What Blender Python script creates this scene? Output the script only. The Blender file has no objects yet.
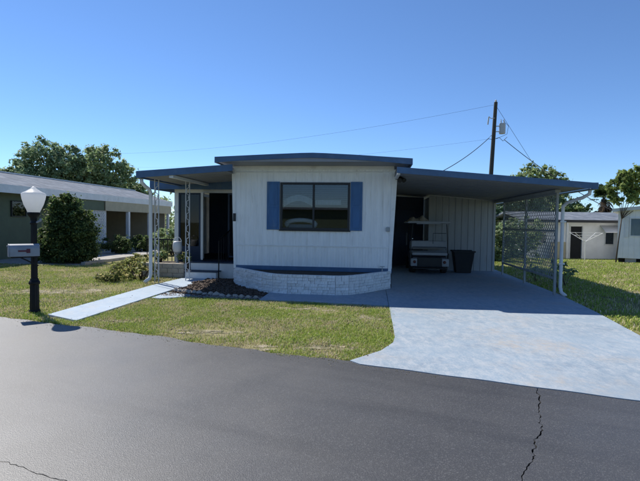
import bpy, math, random
import numpy as np
from mathutils import Vector, Matrix
random.seed(7); np.random.seed(7)
S = bpy.context.scene
COL = S.collection
R = math.radians
# ------------------------------------------------------------------ camera
cam = bpy.data.cameras.new('camera'); camo = bpy.data.objects.new('camera', cam); COL.objects.link(camo)
cam.sensor_width = 36; cam.lens = 26.0; cam.clip_end = 2000; cam.clip_start = 0.05
camo.matrix_world = Matrix.Translation((0, 0, 1.516)) @ Matrix.Rotation(math.pi/2 - .0379, 4, 'X') @ Matrix.Rotation(.0136, 4, 'Z')
S.camera = camo
S.render.resolution_x = 1024; S.render.resolution_y = 770
# ------------------------------------------------------------------ sky and sun
SUN_DIR = Vector((.622, -.633, -1)).normalized()
W = bpy.data.worlds.new('World'); S.world = W; W.use_nodes = True
wn = W.node_tree
sky = wn.nodes.new('ShaderNodeTexSky'); sky.sky_type = 'NISHITA'; sky.sun_disc = False
sky.sun_elevation = math.asin(-SUN_DIR.z)
sky.sun_rotation = math.atan2(-SUN_DIR.x, -SUN_DIR.y)
sky.air_density = .8; sky.dust_density = 0.0; sky.ozone_density = 9.0
bg = wn.nodes['Background']; bg.inputs[1].default_value = .13
wn.links.new(sky.outputs[0], bg.inputs[0])
sl = bpy.data.lights.new('sun', 'SUN'); sl.energy = 5.0; sl.angle = R(.55); sl.color = (1, .95, .87)
so = bpy.data.objects.new('sun', sl); COL.objects.link(so); so.location = (-20, 20, 30)
so.rotation_euler = SUN_DIR.to_track_quat('-Z', 'Y').to_euler()
vs = S.view_settings; vs.view_transform = 'Standard'; vs.look = 'None'; vs.gamma = 1; vs.use_curve_mapping = False
vs.exposure = 0.3
# ------------------------------------------------------------------ frames
YAW = .1138; O = Vector((-2.06, 11.07, 0)); cY, sY = math.cos(YAW), math.sin(YAW)
def HW(u, v, z=0.0): return Vector((O.x + u*cY + v*sY, O.y - u*sY + v*cY, z))
def toH(x, y): dx, dy = x - O.x, y - O.y; return dx*cY - dy*sY, dx*sY + dy*cY
RD = math.atan(.402)                         # the road runs at this angle to the camera's x axis
def gz(x, y):                                # the lots on the far right lie a little lower
    t = min(max((y - 18)/9, 0), 1); q = min(max((x - 6)/4, 0), 1)
    return -.36*t*t*(3 - 2*t)*q
# ------------------------------------------------------------------ materials
M = {}
def mat(name, col, rough=.7, var=.15, vscale=3.0, bump=.0, bscale=60, metal=0, spec=.4, col2=None, c2scale=2, c2lo=.5, c2hi=.65, stretch=None, trans=0, attr=None):
    m = bpy.data.materials.new(name); m.use_nodes = True; nt = m.node_tree; n = nt.nodes; L = nt.links
    p = n['Principled BSDF']; p.inputs['Roughness'].default_value = rough; p.inputs['Metallic'].default_value = metal
    p.inputs['Specular IOR Level'].default_value = spec
    tc = n.new('ShaderNodeTexCoord'); co = tc.outputs['Object']
    if stretch:
        mp = n.new('ShaderNodeMapping'); mp.inputs['Scale'].default_value = stretch; L.new(co, mp.inputs[0]); cs = mp.outputs[0]
    else: cs = co
    def noise(sc, vec, det=6, ro=.6):
        t = n.new('ShaderNodeTexNoise'); t.inputs['Scale'].default_value = sc; t.inputs['Detail'].default_value = det; t.inputs['Roughness'].default_value = ro
        L.new(vec, t.inputs['Vector']); return t.outputs['Fac']
    def ramp(fac, a, b):
        r = n.new('ShaderNodeMapRange'); r.inputs[1].default_value = a; r.inputs[2].default_value = b; L.new(fac, r.inputs[0]); return r.outputs[0]
    def mix(fac, a, b, mode='MIX'):
        x = n.new('ShaderNodeMix'); x.data_type = 'RGBA'; x.blend_type = mode
        for s, v in ((x.inputs[0], fac), (x.inputs[6], a), (x.inputs[7], b)):
            if isinstance(v, tuple): s.default_value = (*v, 1) if len(v) == 3 else v
            elif isinstance(v, (int, float)): s.default_value = v
            else: L.new(v, s)
        return x.outputs[2]
    if attr:
        a = n.new('ShaderNodeAttribute'); a.attribute_name = attr; base = a.outputs['Color']
    else: base = tuple(col)
    if col2: base = mix(ramp(noise(c2scale, cs), c2lo, c2hi), base, tuple(col2))
    if var:
        f = ramp(noise(vscale, cs), .3, .7)
        v = n.new('ShaderNodeMapRange'); v.inputs[3].default_value = 1 - var; v.inputs[4].default_value = 1 + var*.6; L.new(f, v.inputs[0])
        cc = n.new('ShaderNodeCombineColor'); [L.new(v.outputs[0], cc.inputs[i]) for i in range(3)]
        base = mix(1.0, base, cc.outputs[0], 'MULTIPLY')
    if isinstance(base, tuple): p.inputs['Base Color'].default_value = (*base, 1)
    else: L.new(base, p.inputs['Base Color'])
    if bump:
        b = n.new('ShaderNodeBump'); b.inputs['Strength'].default_value = bump; b.inputs['Distance'].default_value = .01
        L.new(noise(bscale, co, 4), b.inputs['Height']); L.new(b.outputs[0], p.inputs['Normal'])
    if trans:
        t = n.new('ShaderNodeBsdfTranslucent'); mx = n.new('ShaderNodeMixShader'); mx.inputs[0].default_value = trans
        if isinstance(base, tuple): t.inputs[0].default_value = (*base, 1)
        else: L.new(base, t.inputs[0])
        L.new(p.outputs[0], mx.inputs[1]); L.new(t.outputs[0], mx.inputs[2]); L.new(mx.outputs[0], n['Material Output'].inputs[0])
    M[name] = m; m['h'] = 1
    return m, nt, p, dict(noise=noise, ramp=ramp, mix=mix, co=co, base=base, n=n, L=L)
def base_link(p, L, sock): L.new(sock, p.inputs['Base Color'])

mat('white_siding', (.80, .80, .78), .55, .10, 5, .15, 30, col2=(.50, .48, .43), c2scale=6, c2lo=.58, c2hi=.84, stretch=(2.2, 2.2, .28))
mat('shed_shaded_white', (.40, .41, .41), .6, .12, 5, .1, 30, col2=(.34, .33, .30), c2scale=5, c2lo=.56, c2hi=.8, stretch=(2.2, 2.2, .28))  # white siding copy, darkened so the carport shadow looks deeper on the shed
mat('white_trim', (.74, .74, .72), .5, .10, 4, col2=(.48, .46, .42), c2scale=3, c2lo=.6, c2hi=.8)
mat('white_metal', (.64, .65, .65), .45, .08, 3)
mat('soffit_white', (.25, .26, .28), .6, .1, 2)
mat('blue_trim', (.055, .115, .21), .45, .18, 4, .05, 40, col2=(.10, .16, .25), c2scale=3, c2lo=.58, c2hi=.8)
mat('blue_shutter', (.045, .125, .27), .55, .2, 3, .1, 40, col2=(.09, .17, .29), c2scale=4, c2lo=.52, c2hi=.75, stretch=(3, 3, .6))
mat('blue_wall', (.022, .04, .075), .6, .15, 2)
mat('painted_brick', (.74, .75, .75), .8, .22, 9, .9, 35, col2=(.30, .30, .29), c2scale=16, c2lo=.62, c2hi=.74)
mat('mortar', (.72, .72, .72), .9, .3, 14, .5, 60)
mat('soil', (.045, .035, .026), .95, .4, 12, .8, 40)
mat('mulch', (.07, .05, .038), .95, .45, 25, .8, 60)
mat('chip', (.09, .062, .045), .9, .45, 9)
mat('sand', (.36, .31, .22), .95, .35, 9, .6, 50, col2=(.16, .15, .065), c2scale=4, c2lo=.40, c2hi=.56)
mat('gravel', (.22, .21, .20), .9, .4, 30, .6, 60)
mat('stone', (.36, .33, .29), .9, .3, 8, .5, 40)
mat('beige_block', (.42, .37, .30), .9, .25, 9, .5, 50)
mat('black_iron', (.007, .007, .008), .5, .2, 10, spec=.25)
mat('grey_iron', (.31, .33, .33), .55, .2, 8)
mat('post_white', (.50, .51, .51), .55, .2, 8)
mat('mail_grey', (.26, .28, .31), .42, .15, 6, metal=.0)
mat('red_plastic', (.10, .015, .03), .5, .1)
mat('dark_plastic', (.018, .02, .022), .5, .2, 5)
mat('bin_plastic', (.015, .017, .022), .55, .15, 4)
mat('rubber', (.02, .02, .02), .85, .1)
mat('cart_white', (.36, .37, .38), .5, .12, 5)
mat('cart_body', (.05, .055, .07), .35, .1, 4)
mat('tan_cloth', (.42, .36, .27), .9, .2, 6, .4, 30)
mat('red_lens', (.08, .008, .008), .2, 0)
mat('chrome', (.6, .6, .62), .2, 0, metal=1)
mat('green_wall', (.105, .135, .085), .7, .12, 3)
mat('beige_wall', (.44, .39, .27), .7, .1, 3)
mat('grey_roof', (.36, .37, .38), .8, .15, 2, .2, 20)
mat('shingle', (.16, .185, .22), .9, .3, 3, .4, 30, spec=.15, col2=(.24, .26, .29), c2scale=2.5)
mat('white_far', (.84, .84, .83), .6, .1, 2)
mat('concrete', (.36, .34, .31), .9, .25, 3, .3, 40)
mat('dark_inside', (.02, .021, .023), .9, .1)
mat('curtain', (.32, .32, .31), .9, .2, 3, stretch=(12, 12, .5))
mat('curtain_white', (.85, .85, .83), .9, .08)
mat('blind', (.30, .36, .42), .8, .06)
mat('wood_pole', (.05, .048, .042), .9, .3, 6, .5, 30, stretch=(6, 6, .6))
mat('trans_grey', (.40, .42, .43), .5, .1)
mat('wire', (.02, .02, .02), .7, 0)
mat('bark', (.09, .07, .055), .95, .35, 9, .7, 30, stretch=(3, 3, .7))
mat('palm_bark', (.11, .085, .06), .95, .35, 9, .7, 30)
mat('blue_tarp', (.05, .14, .38), .6, .15, 3)
mat('car_paint', (.72, .73, .74), .25, .02, spec=.6)
mat('ceramic', (.66, .67, .67), .35, .08)
mat('leaf', (.05, .09, .02), .55, 0, trans=.5, attr='Col', spec=.2)
mat('grass_blade', (.1, .12, .03), .6, 0, trans=.32, attr='Col', spec=.25)
# tinted window glass: real pane, reflects the street, dim room shows through
def glass(name, tint, ior=1.6):
    m = bpy.data.materials.new(name); m.use_nodes = True; n = m.node_tree.nodes; L = m.node_tree.links
    t = n.new('ShaderNodeBsdfTransparent'); t.inputs[0].default_value = (*tint, 1)
    g = n.new('ShaderNodeBsdfGlossy'); g.inputs['Roughness'].default_value = .015
    f = n.new('ShaderNodeFresnel'); f.inputs[0].default_value = ior
    x = n.new('ShaderNodeMixShader'); L.new(f.outputs[0], x.inputs[0]); L.new(t.outputs[0], x.inputs[1]); L.new(g.outputs[0], x.inputs[2])
    L.new(x.outputs[0], n['Material Output'].inputs[0]); M[name] = m
glass('porch_glass', (.3, .36, .42), 1.4)
glass('pane_glass', (.80, .85, .88), 1.6)
def screen(name, k, col):
    m = bpy.data.materials.new(name); m.use_nodes = True; n = m.node_tree.nodes; L = m.node_tree.links
    t = n.new('ShaderNodeBsdfTransparent'); d = n.new('ShaderNodeBsdfDiffuse'); d.inputs[0].default_value = (*col, 1)
    x = n.new('ShaderNodeMixShader'); x.inputs[0].default_value = k; L.new(t.outputs[0], x.inputs[1]); L.new(d.outputs[0], x.inputs[2])
    L.new(x.outputs[0], n['Material Output'].inputs[0]); M[name] = m
screen('insect_screen', .6, (.02, .022, .025))
# globe of the lamp: translucent white plastic
m, nt, p, k = mat('lamp_globe', (.88, .88, .87), .35, .03, trans=.6)
# asphalt
m, nt, p, k = mat('asphalt', (.054, .053, .052), .5, .38, .5, 0, spec=.75)
n, L = k['n'], k['L']
fine = k['noise'](170, k['co'], 3, .7); voi = n.new('ShaderNodeTexVoronoi'); voi.inputs['Scale'].default_value = 130; L.new(k['co'], voi.inputs['Vector'])
spk = k['ramp'](voi.outputs['Color'], .62, .95)
b2 = k['mix'](spk, k['base'], (.115, .114, .11)); b3 = k['mix'](k['ramp'](fine, .52, .30), b2, (.022, .022, .023))
lng = n.new('ShaderNodeMapping'); lng.inputs['Scale'].default_value = (.12, 1.1, 1); L.new(k['co'], lng.inputs[0])
b4 = k['mix'](k['ramp'](k['noise'](1.6, lng.outputs[0], 4), .50, .72), b3, k['mix'](1.0, b3, (.62, .62, .63), 'MULTIPLY'))
base_link(p, L, b4)
bp = n.new('ShaderNodeBump'); bp.inputs['Strength'].default_value = .5; bp.inputs['Distance'].default_value = .003
L.new(k['mix'](.5, voi.outputs['Distance'], fine), bp.inputs['Height']); L.new(bp.outputs[0], p.inputs['Normal'])
rr = n.new('ShaderNodeMapRange'); rr.inputs[3].default_value = .40; rr.inputs[4].default_value = .62; L.new(k['noise'](1.3, k['co'], 5), rr.inputs[0]); L.new(rr.outputs[0], p.inputs['Roughness'])
# worn light-blue painted concrete
def bluecrete(name, blue, pale, tan, wear=1.0):
    m, nt, p, k = mat(name, blue, .75, .12, .8, 0, spec=.35)
    n, L = k['n'], k['L']; co = k['co']
    def mul(x, y):
        q = n.new('ShaderNodeMath'); q.operation = 'MULTIPLY'
        for i, v in ((0, x), (1, y)):
            if isinstance(v, (int, float)): q.inputs[i].default_value = v
            else: L.new(v, q.inputs[i])
        return q.outputs[0]
    mp = n.new('ShaderNodeMapping'); mp.inputs['Scale'].default_value = (1.25, .6, 1); mp.inputs['Rotation'].default_value = (0, 0, .12); L.new(co, mp.inputs[0])
    broad = k['ramp'](k['noise'](.9, co, 6, .6), .22, .52)
    scuff = k['ramp'](k['noise'](9, mp.outputs[0], 14, .88), .45, .58)
    a = k['mix'](mul(mul(scuff, broad), .72*wear), k['base'], pale)
    a = k['mix'](mul(k['ramp'](k['noise'](.55, co, 7, .62), .52, .66), k['ramp'](k['noise'](9, co, 8, .75), .40, .62)), a, tan)
    a = k['mix'](mul(k['ramp'](k['noise'](42, co, 6, .8), .56, .66), .55), a, pale)
    a = k['mix'](mul(k['ramp'](k['noise'](2.6, co, 9, .72), .55, .66), .5), a, k['mix'](1.0, a, (.66, .70, .76), 'MULTIPLY'))
    base_link(p, L, a)
    b = n.new('ShaderNodeBump'); b.inputs['Strength'].default_value = .5; b.inputs['Distance'].default_value = .006
    L.new(k['noise'](60, co, 8, .8), b.inputs['Height']); L.new(b.outputs[0], p.inputs['Normal'])
bluecrete('drive_paint', (.255, .325, .39), (.44, .46, .475), (.38, .355, .325))
bluecrete('walk_paint', (.33, .415, .50), (.46, .50, .54), (.42, .42, .41), .7)
# soil under the lawn
m, nt, p, k = mat('lawn_ground', (.20, .19, .07), .95, .25, 1.2, .6, 30, spec=.2)
n, L = k['n'], k['L']
a = k['mix'](k['ramp'](k['noise'](.9, k['co'], 8, .65), .50, .68), k['base'], (.36, .30, .19))
a = k['mix'](k['ramp'](k['noise'](30, k['co'], 4, .7), .50, .70), a, (.12, .14, .035))
base_link(p, L, a)

# ------------------------------------------------------------------ mesh builder
class MB:
    def __init__(s): s.v = []; s.f = []
    def add(s, vs, fs):
        o = len(s.v); s.v += [tuple(x) for x in vs]; s.f += [tuple(i + o for i in q) for q in fs]; return s
    def box(s, x0, x1, y0, y1, z0, z1, m=None):
        vs = [(x, y, z) for z in (z0, z1) for x, y in ((x0, y0), (x1, y0), (x1, y1), (x0, y1))]
        if m is not None: vs = [m @ Vector(a) for a in vs]
        return s.add(vs, [(3, 2, 1, 0), (4, 5, 6, 7), (0, 1, 5, 4), (1, 2, 6, 5), (2, 3, 7, 6), (3, 0, 4, 7)])
    def bar(s, a, b, w, h, up=(0, 0, 1)):                     # box beam from a to b
        a, b = Vector(a), Vector(b); d = (b - a); ln = d.length; d.normalize(); u = Vector(up)
        if abs(d.dot(u)) > .99: u = Vector((0, 1, 0))
        r = d.cross(u).normalized(); u = r.cross(d)
        vs = []
        for p in (a, b):
            for i, j in ((-1, -1), (1, -1), (1, 1), (-1, 1)): vs.append(p + r*(i*w/2) + u*(j*h/2))
        return s.add(vs, [(0, 3, 2, 1), (4, 5, 6, 7), (0, 1, 5, 4), (1, 2, 6, 5), (2, 3, 7, 6), (3, 0, 4, 7)][::1])
    def tube(s, pts, r, n=8, cap=True):
        pts = [Vector(p) for p in pts]; rs = r if isinstance(r, (list, tuple)) else [r]*len(pts)
        prev = None; rings = []
        for i, p in enumerate(pts):
            d = (pts[min(i+1, len(pts)-1)] - pts[max(i-1, 0)]).normalized()
            if prev is None:
                u = Vector((0, 0, 1)) if abs(d.z) < .9 else Vector((1, 0, 0)); a = d.cross(u).normalized()
            else: a = (prev - d*prev.dot(d)).normalized()
            prev = a; b = d.cross(a)
            rings.append([p + (a*math.cos(2*math.pi*k/n) + b*math.sin(2*math.pi*k/n))*rs[i] for k in range(n)])
        vs = [q for g in rings for q in g]; fs = []
        for i in range(len(rings)-1):
            for k in range(n): fs.append((i*n+k, i*n+(k+1) % n, (i+1)*n+(k+1) % n, (i+1)*n+k))
        if cap: fs += [tuple(range(n-1, -1, -1)), tuple((len(rings)-1)*n + k for k in range(n))]
        return s.add(vs, fs)
    def lathe(s, prof, n=20, c=(0, 0, 0), sx=1, sy=1):
        vs = []; fs = []
        for r, z in prof:
            for k in range(n): a = 2*math.pi*k/n; vs.append((c[0]+r*sx*math.cos(a), c[1]+r*sy*math.sin(a), c[2]+z))
        for i in range(len(prof)-1):
            for k in range(n): fs.append((i*n+k, i*n+(k+1) % n, (i+1)*n+(k+1) % n, (i+1)*n+k))
        fs += [tuple(range(n-1, -1, -1)), tuple((len(prof)-1)*n+k for k in range(n))]
        return s.add(vs, fs)
    def prism(s, poly, d0, d1, axis='z'):                     # polygon extruded along an axis
        n = len(poly)
        f = {'z': lambda a, b, d: (a, b, d), 'y': lambda a, b, d: (a, d, b), 'x': lambda a, b, d: (d, a, b)}[axis]
        vs = [f(a, b, d0) for a, b in poly] + [f(a, b, d1) for a, b in poly]
        fs = [tuple(range(n-1, -1, -1)), tuple(range(n, 2*n))] + [(i, (i+1) % n, n+(i+1) % n, n+i) for i in range(n)]
        return s.add(vs, fs)
    def build(s, name, m, parent=None, smooth=False, bevel=0, subsurf=0):
        me = bpy.data.meshes.new(name); me.from_pydata(s.v, [], s.f); me.update()
        import bmesh
        b = bmesh.new(); b.from_mesh(me); bmesh.ops.recalc_face_normals(b, faces=b.faces); b.to_mesh(me); b.free()
        if m: me.materials.append(M[m])
        if smooth:
            for q in me.polygons: q.use_smooth = True
        o = bpy.data.objects.new(name, me); COL.objects.link(o)
        if parent: o.parent = parent
        if bevel: w = o.modifiers.new('b', 'BEVEL'); w.width = bevel; w.segments = 2; w.limit_method = 'ANGLE'
        if subsurf: w = o.modifiers.new('s', 'SUBSURF'); w.levels = w.render_levels = subsurf
        return o
def tag(o, label=None, cat=None, group=None, kind=None):
    for k, v in (('label', label), ('category', cat), ('group', group), ('kind', kind)):
        if v: o[k] = v
    return o
def thing(name, label, cat, loc=(0, 0, 0), rz=0, group=None):
    o = bpy.data.objects.new(name, None); COL.objects.link(o); o.location = loc; o.rotation_euler = (0, 0, rz); o.empty_display_size = .2
    return tag(o, label, cat, group)
def place(o, loc, rz=0): o.location = loc; o.rotation_euler = (0, 0, rz); return o
def inst(name, src, parent, loc, rot=(0, 0, 0), sc=(1, 1, 1)):
    o = bpy.data.objects.new(name, src.data); COL.objects.link(o); o.parent = parent; o.location = loc; o.rotation_euler = rot; o.scale = sc
    for md in src.modifiers:
        if md.type == 'BEVEL': w = o.modifiers.new('b', 'BEVEL'); w.width = md.width; w.segments = md.segments
    return o
def fastmesh(name, V, F, m, cols=None, smooth=False):         # V (n,3), F (k,q) arrays of equal-sized faces
    me = bpy.data.meshes.new(name); q = F.shape[1]
    me.vertices.add(len(V)); me.vertices.foreach_set('co', V.astype(np.float32).ravel())
    me.loops.add(F.size); me.loops.foreach_set('vertex_index', F.astype(np.int32).ravel())
    me.polygons.add(len(F)); me.polygons.foreach_set('loop_start', np.arange(0, F.size, q, dtype=np.int32))
    try: me.polygons.foreach_set('loop_total', np.full(len(F), q, dtype=np.int32))
    except Exception: pass
    if cols is not None:
        a = me.color_attributes.new('Col', 'FLOAT_COLOR', 'POINT'); a.data.foreach_set('color', np.concatenate([cols, np.ones((len(cols), 1))], 1).astype(np.float32).ravel())
    me.update(); me.validate(); me.materials.append(M[m])
    o = bpy.data.objects.new(name, me); COL.objects.link(o); return o

# ================================================================== SETTING
def axis_pts(lo, hi, dense, step, far): 
    a = list(np.arange(dense[0], dense[1]+.01, step)); k = step; x = dense[0]
    while x > lo: k *= 1.35; x -= k; a.insert(0, max(x, lo))
    k = step; x = dense[1]
    while x < hi: k *= 1.35; x += k; a.append(min(x, hi))
    return a
xs = axis_pts(-400, 400, (-14, 26), 1.0, 0); ys = axis_pts(-400, 600, (-4, 34), 1.0, 0)
mb = MB(); nx = len(xs)
mb.add([(x, y, gz(x, y)) for y in ys for x in xs], [(j*nx+i, j*nx+i+1, (j+1)*nx+i+1, (j+1)*nx+i) for j in range(len(ys)-1) for i in range(nx-1)])
ground = mb.build('ground', 'lawn_ground', smooth=True); tag(ground, kind='structure')

# road, cut open along the crack
def toRoad(x, y): dx, dy = x, y - 5.065; return dx*math.cos(RD) - dy*math.sin(RD), dx*math.sin(RD) + dy*math.cos(RD)
rng = random.Random(3)
crack_w = [(2.05, 4.25), (1.992, 4.151), (1.936, 3.974), (1.81, 3.744), (1.756, 3.599), (1.688, 3.464), (1.677, 3.385), (1.602, 3.271), (1.512, 3.173), (1.461, 3.053), (1.408, 2.955), (1.37, 2.876), (1.297, 2.807), (1.213, 2.704), (1.15, 2.55), (1.12, 2.3), (1.0, 2.0), (.9, 1.6), (.8, 1.0)]
cr = [toRoad(*q) for q in crack_w]
cr2 = []
for i in range(len(cr)-1):                                    # add small jags
    for k in range(4):
        t = k/4; x = cr[i][0]*(1-t)+cr[i+1][0]*t; y = cr[i][1]*(1-t)+cr[i+1][1]*t
        cr2.append((x + rng.uniform(-.012, .012), y))
cr2.append(cr[-1])
cr2[0] = (cr2[0][0], 0.0)
edge = [(x, rng.uniform(-.022, .022) + .03*math.sin(x*1.7) + .02*math.sin(x*5.1)) for x in np.arange(-14, 12, .12)]
edge = [(-90, 0)] + edge + [(90, 0)]
wid = [(.002 if i < 2 or i > len(cr2)-4 else rng.uniform(.0015, .007)) for i in range(len(cr2))]
Lc = [(x - w, y) for (x, y), w in zip(cr2, wid)]; Rc = [(x + w, y) for (x, y), w in zip(cr2, wid)]
xc = cr2[0][0]; FAR = -6.3
eL = [q for q in edge if q[0] < xc - .03]; eR = [q for q in edge if q[0] > xc + .03]
polyL = eL + [(Lc[0][0], .0)] + Lc[1:] + [(Lc[-1][0], FAR), (-90, FAR)]
polyR = [(Rc[-1][0], FAR)] + Rc[::-1][:-1] + [(Rc[0][0], .0)] + eR + [(90, FAR)]
mb = MB(); mb.prism(polyL, -.03, .024); mb.prism(polyR, -.03, .024)
road = place(mb.build('road', 'asphalt'), (0, 5.065, 0), -RD); tag(road, kind='structure')
mb = MB(); mb.box(xc - 1.6, xc + .6, -5.5, -.05, -.02, .0005)
place(mb.build('crack_bed', 'dark_inside', road), (0, 0, 0))
# shallow branch crack by the bottom left
mb = MB(); pts = [(-2.5, 3.03), (-2.138, 2.876), (-1.952, 2.79), (-1.831, 2.746), (-1.707, 2.694), (-1.567, 2.633), (-1.438, 2.585), (-1.2, 2.48), (-.9, 2.36)]; pr = []
pts = [toRoad(*q) for q in pts]; q2 = []
for i in range(len(pts)-1):
    for k in range(4): t = k/4; q2.append((pts[i][0]*(1-t)+pts[i+1][0]*t, pts[i][1]*(1-t)+pts[i+1][1]*t + rng.uniform(-.012, .012)))
up = [(x, y + rng.uniform(.0, .0035)) for x, y in q2]; dn = [(x, y - rng.uniform(.0, .0035)) for x, y in q2]
mb.prism(up + dn[::-1], .0, .0255); mb.build('crack_seam', 'dark_inside', road)

def roadY(x): return 5.065 - .402*x
# driveway
dl = [HW(3.62, 9.5), HW(3.62, -4.6), HW(3.58, -4.95), HW(3.42, -5.35), HW(3.08, -5.80)]
a = HW(3.08, -5.80); poly = [(q.x, q.y) for q in dl]
poly += [(x, roadY(x) - .045 + .008*math.sin(x*9)) for x in np.arange(a.x + .1, 3.6, .12)]
poly += [(q.x, q.y) for q in (HW(6.75, -6.55), HW(6.97, -4.02), HW(7.17, -2.47), HW(7.36, -.38), HW(7.42, 9.5))]
mb = MB(); mb.prism(poly, -.05, .032); drive = mb.build('driveway', 'drive_paint'); tag(drive, kind='structure')
# painted strip in front of the planter
mb = MB(); mb.prism([tuple(HW(*q).xy) for q in ((1.15, -2.1), (3.612, -2.28), (3.612, .2), (2.9, .2), (1.15, -1.0))], -.05, .028)
tag(mb.build('front_walk', 'drive_paint'), kind='structure')
# walkway: two slabs and the stepping slab
def slab(name, pts, z, m='walk_paint'):
    mb = MB(); mb.prism([tuple(HW(*q).xy) for q in pts], -.05, z); o = mb.build(name, m, bevel=.006); return o
walk = slab('walkway', ((-1.72, -4.12), (-1.02, -4.45), (-.985, -1.24), (-1.735, -.63)), .034); tag(walk, kind='structure')
w2 = slab('walkway', ((-1.735, -.60), (-.98, -1.20), (-.70, 1.1), (-1.60, 1.1)), .032); tag(w2, kind='structure')
w3 = slab('stepping_slab', ((-.93, -1.62), (-.30, -1.80), (-.30, -2.02), (-.74, -2.34), (-.93, -2.30)), .03); tag(w3, kind='structure')
# mulch bed and gravel
mb = MB(); g0 = 14
def bedz(u, v): return .012 + .075*math.exp(-(((u+.45)/.5)**2 + ((v+.05)/.55)**2)) + .015*math.sin(u*9)*math.sin(v*7)
us = np.linspace(-.95, 1.16, 26); vv = np.linspace(-2.05, 1.0, 36); nu = len(us)
mb.add([tuple(HW(u, v, bedz(u, v)*(1 if -.95 < u < 1.15 else .1))) for v in vv for u in us],
       [(j*nu+i, j*nu+i+1, (j+1)*nu+i+1, (j+1)*nu+i) for j in range(len(vv)-1) for i in range(nu-1)])
tag(mb.build('mulch_bed', 'mulch', smooth=True), kind='structure')
# neighbour's side drive with a low kerb, paved pad
mb = MB(); mb.prism([tuple(HW(*q).xy) for q in ((-16, 3.3), (-6.35, 3.3), (-6.35, 22), (-16, 22))], -.05, .012)
tag(mb.build('side_driveway', 'concrete'), kind='structure')
mb = MB(); mb.prism([tuple(HW(*q).xy) for q in ((-6.35, 3.6), (-6.2, 3.6), (-6.2, 21), (-6.35, 21))], -.05, .10)
tag(mb.build('kerb', 'concrete', bevel=.01), kind='structure')

# ================================================================== MOBILE HOME
Wd, HL = 3.75, 15.0
home = thing('mobile_home', 'white ribbed mobile home with blue shutters and blue roof edge above a white planter', 'mobile home', O, -YAW)
def ribbed(mb, x0, x1, z0, z1, face, pitch=.1, dep=.010, gw=.022, axis='x', sgn=-1, ztop=None, phase=0):
    """vertical siding: flat ribs with recessed grooves; sgn*dep points outwards"""
    prof = []; x = x0
    k = math.ceil((x0 - phase)/pitch); cuts = []
    while phase + k*pitch < x1: cuts.append(phase + k*pitch); k += 1
    prof.append((x0, 0))
    for c in cuts:
        if c - gw < x0 + .002 or c + gw > x1 - .002: continue
        prof += [(c - gw, 0), (c - gw*.55, -dep), (c + gw*.55, -dep), (c + gw, 0)]
    prof.append((x1, 0)); vs = []
    for x, d in prof:
        y = face + sgn*d; zt = ztop(x) if ztop else z1
        for z in (z0, zt): vs.append((x, y, z) if axis == 'x' else (y, x, z))
    mb.add(vs, [(2*i, 2*i+2, 2*i+3, 2*i+1) for i in range(len(prof)-1)])
rz_top = lambda u: 2.86
wu0, wu1, wz0, wz1 = 1.12, 2.76, 1.35, 2.46                   # window opening
mb = MB()
for (a, b, c, d) in ((.0, wu0, .985, 2.845), (wu0, wu1, .985, wz0), (wu0, wu1, wz1, 2.845), (wu1, Wd, .985, 2.845)): ribbed(mb, a, b, c, d, 0, .135, .008, .016)
fw = mb.build('front_wall', 'white_siding', home)
mb = MB(); ribbed(mb, 0, Wd, .40, .975, .002, .068, .006, .012); mb.build('lower_wall', 'white_siding', home)
mb = MB(); mb.box(.0, Wd, -.012, .01, .955, .99); mb.build('belt_trim', 'white_trim', home, bevel=.003)
mb = MB(); mb.box(.0, Wd, -.016, .004, .385, .485); mb.build('base_trim', 'blue_trim', home, bevel=.003)
mb = MB(); mb.box(-.01, Wd+.01, -.03, .004, 2.76, 2.846); mb.build('frieze_board', 'white_trim', home, bevel=.004)
mb = MB(); mb.box(.04, Wd-.04, -.018, .004, 2.68, 2.71); mb.build('frieze_strip', 'white_trim', home, bevel=.003)
for pg in ([(.0, .40), (.055, .40), (.035, 2.76), (-.06, 2.76)], [(3.665, .40), (3.735, .40), (3.845, 2.76), (3.715, 2.76)]):
    mb = MB(); mb.prism(pg, -.022, .05, 'y'); mb.build('corner_trim', 'white_trim', home, bevel=.004)
for x, sg in ((0, -1), (Wd, 1)):
    mb = MB(); ribbed(mb, .05, HL, .02, 2.845, x, .135, .012, axis='y', sgn=sg); mb.build('side_wall', 'white_siding', home)
mb = MB(); mb.box(0.02, Wd-.02, HL-.02, HL, .02, 2.845); mb.build('rear_wall', 'white_siding', home)
mb = MB(); mb.box(0.02, Wd-.02, .05, HL-.05, .45, .5); mb.build('floor_deck', 'dark_inside', home)
mb = MB(); mb.box(0.05, Wd-.05, 3.4, 3.45, .5, 2.8); mb.build('partition', 'dark_inside', home)
mb = MB(); mb.box(0.05, Wd-.05, .05, HL-.05, 2.62, 2.66); mb.build('ceiling_panel', 'dark_inside', home)
# roof: crowned, with blue fascia
top = [(-.20, 2.945), (.4, 2.97), (1.1, 3.0), (1.72, 3.022), (1.98, 3.026), (2.25, 3.016), (2.9, 2.98), (3.5, 2.94), (4.10, 2.90)]
mb = MB(); mb.prism(top + [(x, z-.045) for x, z in top[::-1]], -.80, HL+.3, 'y'); rf = mb.build('roof', 'grey_roof', home)
fas = [(x, z + .004) for x, z in top]
mb = MB(); mb.prism(fas + [(x, (z - (.105 if .1 < x < 3.6 else .125))) for x, z in top[::-1]], -.822, -.801, 'y'); mb.build('fascia', 'blue_trim', rf)
for x, z in ((-.20, 2.945), (4.10, 2.90)):
    mb = MB(); mb.box(x-.012, x+.012, -.80, HL+.3, z-.125, z+.006); mb.build('side_fascia', 'blue_trim', rf)
mb = MB(); mb.prism([(x, z-.05) for x, z in top] + [(4.08, 2.835), (-.18, 2.848)], -.799, HL, 'y'); mb.build('soffit', 'soffit_white', rf)
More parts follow.
